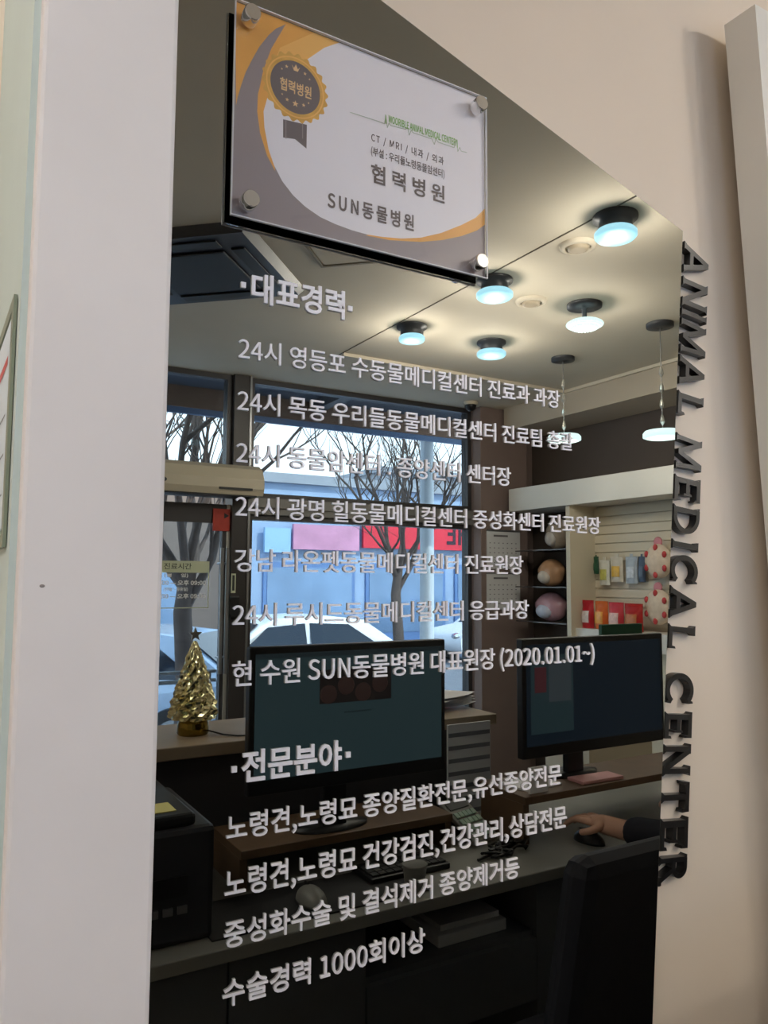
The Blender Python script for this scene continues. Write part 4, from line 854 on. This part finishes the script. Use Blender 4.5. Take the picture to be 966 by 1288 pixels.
for sx in (-1, 1):
    i0 = len(T2); T2.extend([rel(PXc+sx*0.09, PVc+0.04, 0.53, 0.098), rel(PXc+sx*0.11, PVc+0.40, 0.545, 0.076), rel(PXc+sx*0.11, PVc+0.36, 0.10, 0.056)]); TE += [(0, i0), (i0, i0+1), (i0+1, i0+2)]
skin('trousers', T2, TE, M_tro, p)
p2 = thing('stool', 'round dark stool under the person in the navy coat, mostly hidden behind the chair', 'stool', (PXc, PVc+0.02, 0))
MB().lathe([(0.17, 0.34), (0.18, 0.36), (0.18, 0.38), (0.15, 0.392)], (0, 0, 0), 28).build('seat', M_black, p2)
MB().tube([(0, 0, 0.03), (0, 0, 0.34)], 0.025, 10).build('column', M_steel, p2); MB().lathe([(0.18, 0), (0.17, 0.02), (0.03, 0.035)], (0, 0, 0), 28).build('foot_plate', M_steel, p2)
p3 = thing('computer_mouse', 'dark computer mouse under the hand of the person in navy, reflected in the board', 'mouse', (1.716, 0.918, 0.7405), math.radians(8))
mb = MB().ball((0, 0, 0.0), (0.030, 0.052, 0.034), 0, 20, 14); mb.v = [Vector((q.x, q.y, max(q.z, 0))) for q in mb.v]; mb.build('shell', M_black, p3); MB().box(-0.002, 0.002, 0.016, 0.034, 0.028, 0.0345).build('scroll_wheel', M_steel, p3)

# ================================================================== OUTSIDE, seen through the shop front in the board
GZ = -0.55
M_pave = mat('pavement', srgb(176, 178, 184), 0.8, var=0.06, scale=3); M_road = mat('asphalt', srgb(120, 122, 128), 0.85, var=0.08, scale=3)
tag(MB().box(-14, 30, WIN+0.2, 7.8, GZ-0.2, GZ+0.12).build('ground_pavement', M_pave), kind='structure')
tag(MB().box(-14, 40, 7.8, 40, GZ-0.2, GZ).build('ground_road', M_road), kind='structure')
tag(MB().box(-1.2, 4.4, WIN+0.16, 5.4, GZ, -0.02).build('ground_step', M_pave), kind='structure')
p = thing('shop_canopy', 'dark canopy with brown fascia above the shop window, reflected in the board', 'canopy', (1.5, 4.8, 3.10))
MB().box(-4, 4, -0.55, 0.8, 0.02, 0.10).build('soffit', mat('canopy_dark', srgb(52, 60, 74), 0.7, var=0.05), p)
MB().box(-4, 4, 0.8, 0.88, -0.16, 0.10).build('fascia', mat('fascia_brown', srgb(120, 92, 76), 0.6, var=0.05), p)
MB().box(-4, 4, 0.82, 0.86, -0.21, -0.16).build('valance', mat('valance_blue', srgb(86, 112, 150), 0.6, var=0.05), p)
for k in range(5): MB().box(-3.6+k*1.7, -3.5+k*1.7, -0.5, 0.8, -0.06, 0.02).build('beam', mat('canopy_beam', srgb(84, 88, 96), 0.5, 0.3, var=0.04), p)
def building(name, lab, x0, x1, v, h, m, roofm, bays, storefront, dep=6):
    p = thing(name, lab, 'building', ((x0+x1)/2, v, GZ)); wx = (x1-x0)/2
    MB().box(-wx, wx, 0, dep, 0, h).build('wall', m, p)
    MB().box(-wx-0.15, wx+0.15, -0.2, dep+0.1, h, h+0.25).build('roof', roofm, p)
    for k in range(bays):
        xa = -wx+0.5+k*(2*wx-1)/bays; xb = xa+(2*wx-1)/bays-0.35
        f = MB().box(xa, xb, -0.06, -0.005, 0.15, 2.5).build('shop_front', storefront, p)
        MB().box(xa+0.1, xb-0.1, -0.075, -0.062, 0.6, 2.35).build('pane', mat('far_glass', srgb(120, 148, 182), 0.15, 0.2, var=0.15, scale=0.8), f)
        if h > 4.6:
            f = MB().box(xa+0.2, xb-0.2, -0.05, -0.004, 3.4, 4.4).build('window', storefront, p)
            MB().box(xa+0.28, xb-0.28, -0.06, -0.051, 3.48, 4.32).build('pane', mat('far_glass', srgb(120, 148, 182), 0.15, 0.2, var=0.15, scale=0.8), f)
    return p
M_bl = mat('facade_blue', srgb(150, 174, 206), 0.6, var=0.06, scale=1); M_bg2 = mat('facade_grey', srgb(150, 156, 166), 0.7, var=0.06, scale=1); M_bk = mat('facade_brown', srgb(116, 104, 98), 0.7, var=0.08, scale=1); M_frb = mat('front_blue', srgb(96, 130, 180), 0.5, var=0.05)
b1 = building('shop_building', 'low blue fronted shop building across the street, reflected in the board', 7.0, 26.0, 18.0, 4.55, M_bl, M_bg2, 6, M_frb)
b2 = building('brick_building', 'brown grey building across the street behind the bare tree, reflected in the board', -6.0, 6.6, 18.6, 4.6, M_bk, M_bg2, 4, M_bg2)
b3 = building('apartment_block', 'pale grey apartment block far behind the blue shops, reflected in the board', 18.0, 40.0, 30.0, 7.0, M_bg2, M_bg2, 6, M_bl)
def sign(lab, x0, x1, z0, z1, v, m, texts):
    p = thing('street_sign', lab, 'sign', ((x0+x1)/2, v, z0)); wx = (x1-x0)/2
    MB().box(-wx, wx, -0.10, 0.0, 0, z1-z0).build('panel', m, p)
    for body, xa, xb, zb, sz, col in texts:
        # the sign itself reads normally in the street, so it is reversed in the board
        mb = text_fit(MB(), body, xa, xb, zb, -0.11, sz/BK, 0.03); mb.v = [Vector((-q.x, q.y, q.z)) for q in mb.v]
        mb.build('sign_lettering', mat('sign_ink_'+str(col), srgb(*col), 0.5, var=0), p)
    return p
vS = 17.85
def SP(px, py): return atv(px, py, vS)
a, b = SP(455, 690), SP(592, 655)
sign('long red banner sign with black HE and white lettering on the blue shops, reflected reversed', a.x, b.x, SP(520, 691).z, SP(520, 655).z, vS, mat('banner_red', srgb(214, 40, 62), 0.5, var=0.06), [('HE', -(b.x-a.x)/2+0.15, -(b.x-a.x)/2+0.95, 0.18, 0.75, (50, 20, 40)), ('동물', -(b.x-a.x)/2+1.2, 0.6, 0.16, 0.6, (240, 225, 225))][:1])
a, b = SP(367, 692), SP(450, 660)
sign('pale pink shop sign left of the red banner, reflected in the board', a.x, b.x, SP(410, 692).z, SP(410, 661).z, vS, mat('sign_pink', srgb(198, 140, 172), 0.5, var=0.15, scale=2), [])
a, b = SP(331, 695), SP(364, 664)
sign('small pale blue square sign beside the pink sign, reflected in the board', a.x, b.x, SP(348, 695).z, SP(348, 664).z, vS, mat('sign_paleblue', srgb(150, 190, 228), 0.5, var=0.06, scale=2), [])
def car(lab, loc, rz, m):
    p = thing('car', lab, 'car', loc, rz, 'cars parked across the street'); L_, H_, W2 = 2.05, 1.46, 0.84
    prof = [(-2.05, 0.32), (-2.08, 0.62), (-1.98, 0.78), (-1.10, 0.92), (-0.55, 1.34), (-0.25, 1.44), (0.60, 1.47), (1.25, 1.40), (1.80, 1.02), (2.02, 0.92), (2.06, 0.50), (2.0, 0.30)]
    mb = MB(); n_ = len(prof); rows = []
    for yy, sc_ in ((-W2, 0.90), (-W2*0.97, 0.97), (-W2*0.8, 1.0), (W2*0.8, 1.0), (W2*0.97, 0.97), (W2, 0.90)):
        rows.append([(x*(0.97+0.03*sc_), yy*(1-0.20*max(0, (z-0.9)/0.55)), 0.3+(z-0.3)*(0.94+0.06*sc_)) for x, z in prof])
    vs = [q for r_ in rows for q in r_]; fs = [[i*n_+j, i*n_+(j+1) % n_, (i+1)*n_+(j+1) % n_, (i+1)*n_+j] for i in range(5) for j in range(n_)]
    mb.add(vs, fs, 0, True); mb.add(rows[0], [list(range(n_))]); mb.add(rows[-1], [list(range(n_))]); mb.build('body', m, p)
    M_cg = mat('car_glass', srgb(40, 50, 62), 0.05, 0.3, var=0)
    for s_ in (-1, 1):
        def yq(z): return s_*(W2*(1-0.20*max(0, (z-0.9)/0.55))+0.006)
        for poly in (((-0.92, 0.94), (-0.45, 1.31), (0.18, 1.36), (0.18, 0.94)), ((0.26, 0.94), (0.26, 1.36), (0.95, 1.33), (1.45, 1.0), (1.40, 0.94))):
            MB().add([(x, yq(z), z) for x, z in poly]+[(x, yq(z)-s_*0.012, z) for x, z in poly], [list(range(len(poly)))]+[[i, (i+1) % len(poly), len(poly)+(i+1) % len(poly), len(poly)+i] for i in range(len(poly))]).build('side_window', M_cg, p)
        for wx in (-1.28, 1.28):
            w_ = MB().lathe([(0.31, -0.10), (0.32, -0.08), (0.32, 0.08), (0.31, 0.10)], (wx, s_*(W2-0.08), 0.32), 28, 0, 'y').build('wheel', M_black, p)
            MB().lathe([(0.19, -0.104), (0.19, 0.104)], (wx, s_*(W2-0.08), 0.32), 20, 0, 'y').build('hub_cap', M_steel, w_)
        MB().ball((1.98, s_*0.62, 0.86), (0.09, 0.16, 0.11), 0, 12, 8).build('tail_lamp', mat('tail_red', srgb(200, 40, 70), 0.2, var=0), p)
        MB().ball((-1.98, s_*0.58, 0.68), (0.14, 0.2, 0.09), 0, 12, 8).build('headlamp', M_chrome, p)
        MB().ball((-0.78, s_*0.93, 0.98), (0.06, 0.09, 0.06), 0, 10, 8).build('wing_mirror', m, p)
    MB().add([(-1.06, -0.66, 0.955), (-1.06, 0.66, 0.955), (-0.56, 0.60, 1.36), (-0.56, -0.60, 1.36)], [(0, 1, 2, 3)]).build('windscreen', M_cg, p)
    MB().add([(1.30, -0.56, 1.40), (1.30, 0.56, 1.40), (1.80, 0.64, 1.04), (1.80, -0.64, 1.04)], [(0, 1, 2, 3)]).build('rear_window', M_cg, p)
    return p
M_carw = mat('car_white', srgb(232, 234, 238), 0.2, var=0); M_cars = mat('car_silver', srgb(170, 190, 214), 0.2, 0.3, var=0)
car('white hatchback parked in the street behind the left screen, reflected in the board', (5.05, 11.2, GZ), 0, M_carw)
c = atv(245, 790, 9.3); car('silver blue car seen through the glass door beside the tree trunk, reflected', (1.95, 9.3, GZ), math.radians(-38), M_cars)
car('white car far off at the right end of the shop window, reflected in the board', (13.3, 15.4, GZ), 0, M_carw)
M_bark = mat('bark', srgb(84, 74, 70), 0.9, var=0.2, scale=8)
def tree(lab, x, v, h, r_, seed):
    random.seed(seed); p = thing('bare_tree', lab, 'tree', (x, v, GZ+0.1), 0, 'bare street trees')
    MB().tube([(0, 0, 0), (0.03, 0, h*0.15), (-0.03, 0.02, h*0.32), (0.02, 0, h*0.42)], [r_*1.25, r_, r_*0.9, r_*0.8], 12).build('trunk', M_bark, p)
    mb = MB()
    def branch(q, d_, ln, rr, lev):
        pts = [q]; d0 = d_.copy()
        for k in range(4):
            d0 = (d0+Vector((random.uniform(-.25, .25), random.uniform(-.25, .25), random.uniform(-.05, .22)))).normalized(); pts.append(pts[-1]+d0*ln/4)
        mb.tube(pts, [rr, rr*0.85, rr*0.7, rr*0.55, rr*0.42], 5)
        if lev > 0:
            for k in range(4):
                b_ = pts[1+k % 4]; dd = (d0+Vector((random.uniform(-1, 1), random.uniform(-1, 1), random.uniform(-0.2, 0.8)))).normalized(); branch(b_, dd, ln*0.62, rr*0.5, lev-1)
    for k in range(6):
        a_ = 2*PI*k/6+random.uniform(-.3, .3); branch(Vector((0, 0, h*(0.33+0.016*k))), Vector((math.cos(a_)*0.7, math.sin(a_)*0.7, 1)).normalized(), h*0.45, r_*0.5, 3)
    tag(mb.build('branches', M_bark, p), kind='stuff')
c = atv(234, 760, 7.9); tree('bare dark street tree seen through the glass door, reflected in the board', atv(234, 760, 7.2).x, 7.2, 5.0, 0.105, 4)
c = atv(500, 760, 12.4); tree('bare street tree before the pink signs, reflected in the board', c.x, 12.4, 5.2, 0.11, 9)
c = atv(537, 760, 7.6); p = thing('street_lamp', 'pale grey street lamp post outside the shop window, reflected in the board', 'street lamp', (atv(537, 760, 5.8).x, 5.8, GZ+0.12))
MB().lathe([(0.10, 0), (0.10, 0.5), (0.075, 0.6), (0.065, 5.0)], (0, 0, 0), 20).build('post', mat('post_pale', srgb(186, 196, 206), 0.5, 0.2, var=0.03), p); MB().tube([(0, 0, 4.9), (0, 0.5, 5.2), (0, 1.1, 5.25)], 0.045, 8).build('arm', M_steel, p); MB().box(-0.12, 0.12, 1.0, 1.5, 5.15, 5.28, 0, 0.03).build('lamp_head', M_steel, p)
p = thing('handrail', 'steel double handrail outside the glass door, reflected in the board', 'handrail', (0.9, 5.3, -0.02))
for zz in (0.72, 0.79): MB().tube([(-2.0, 0, zz), (1.15, 0, zz)], 0.016, 8).build('rail', M_steel, p)
for xx in (-1.9, -0.4, 1.1): MB().tube([(xx, 0, 0), (xx, 0, 0.79)], 0.016, 8).build('post', M_steel, p)
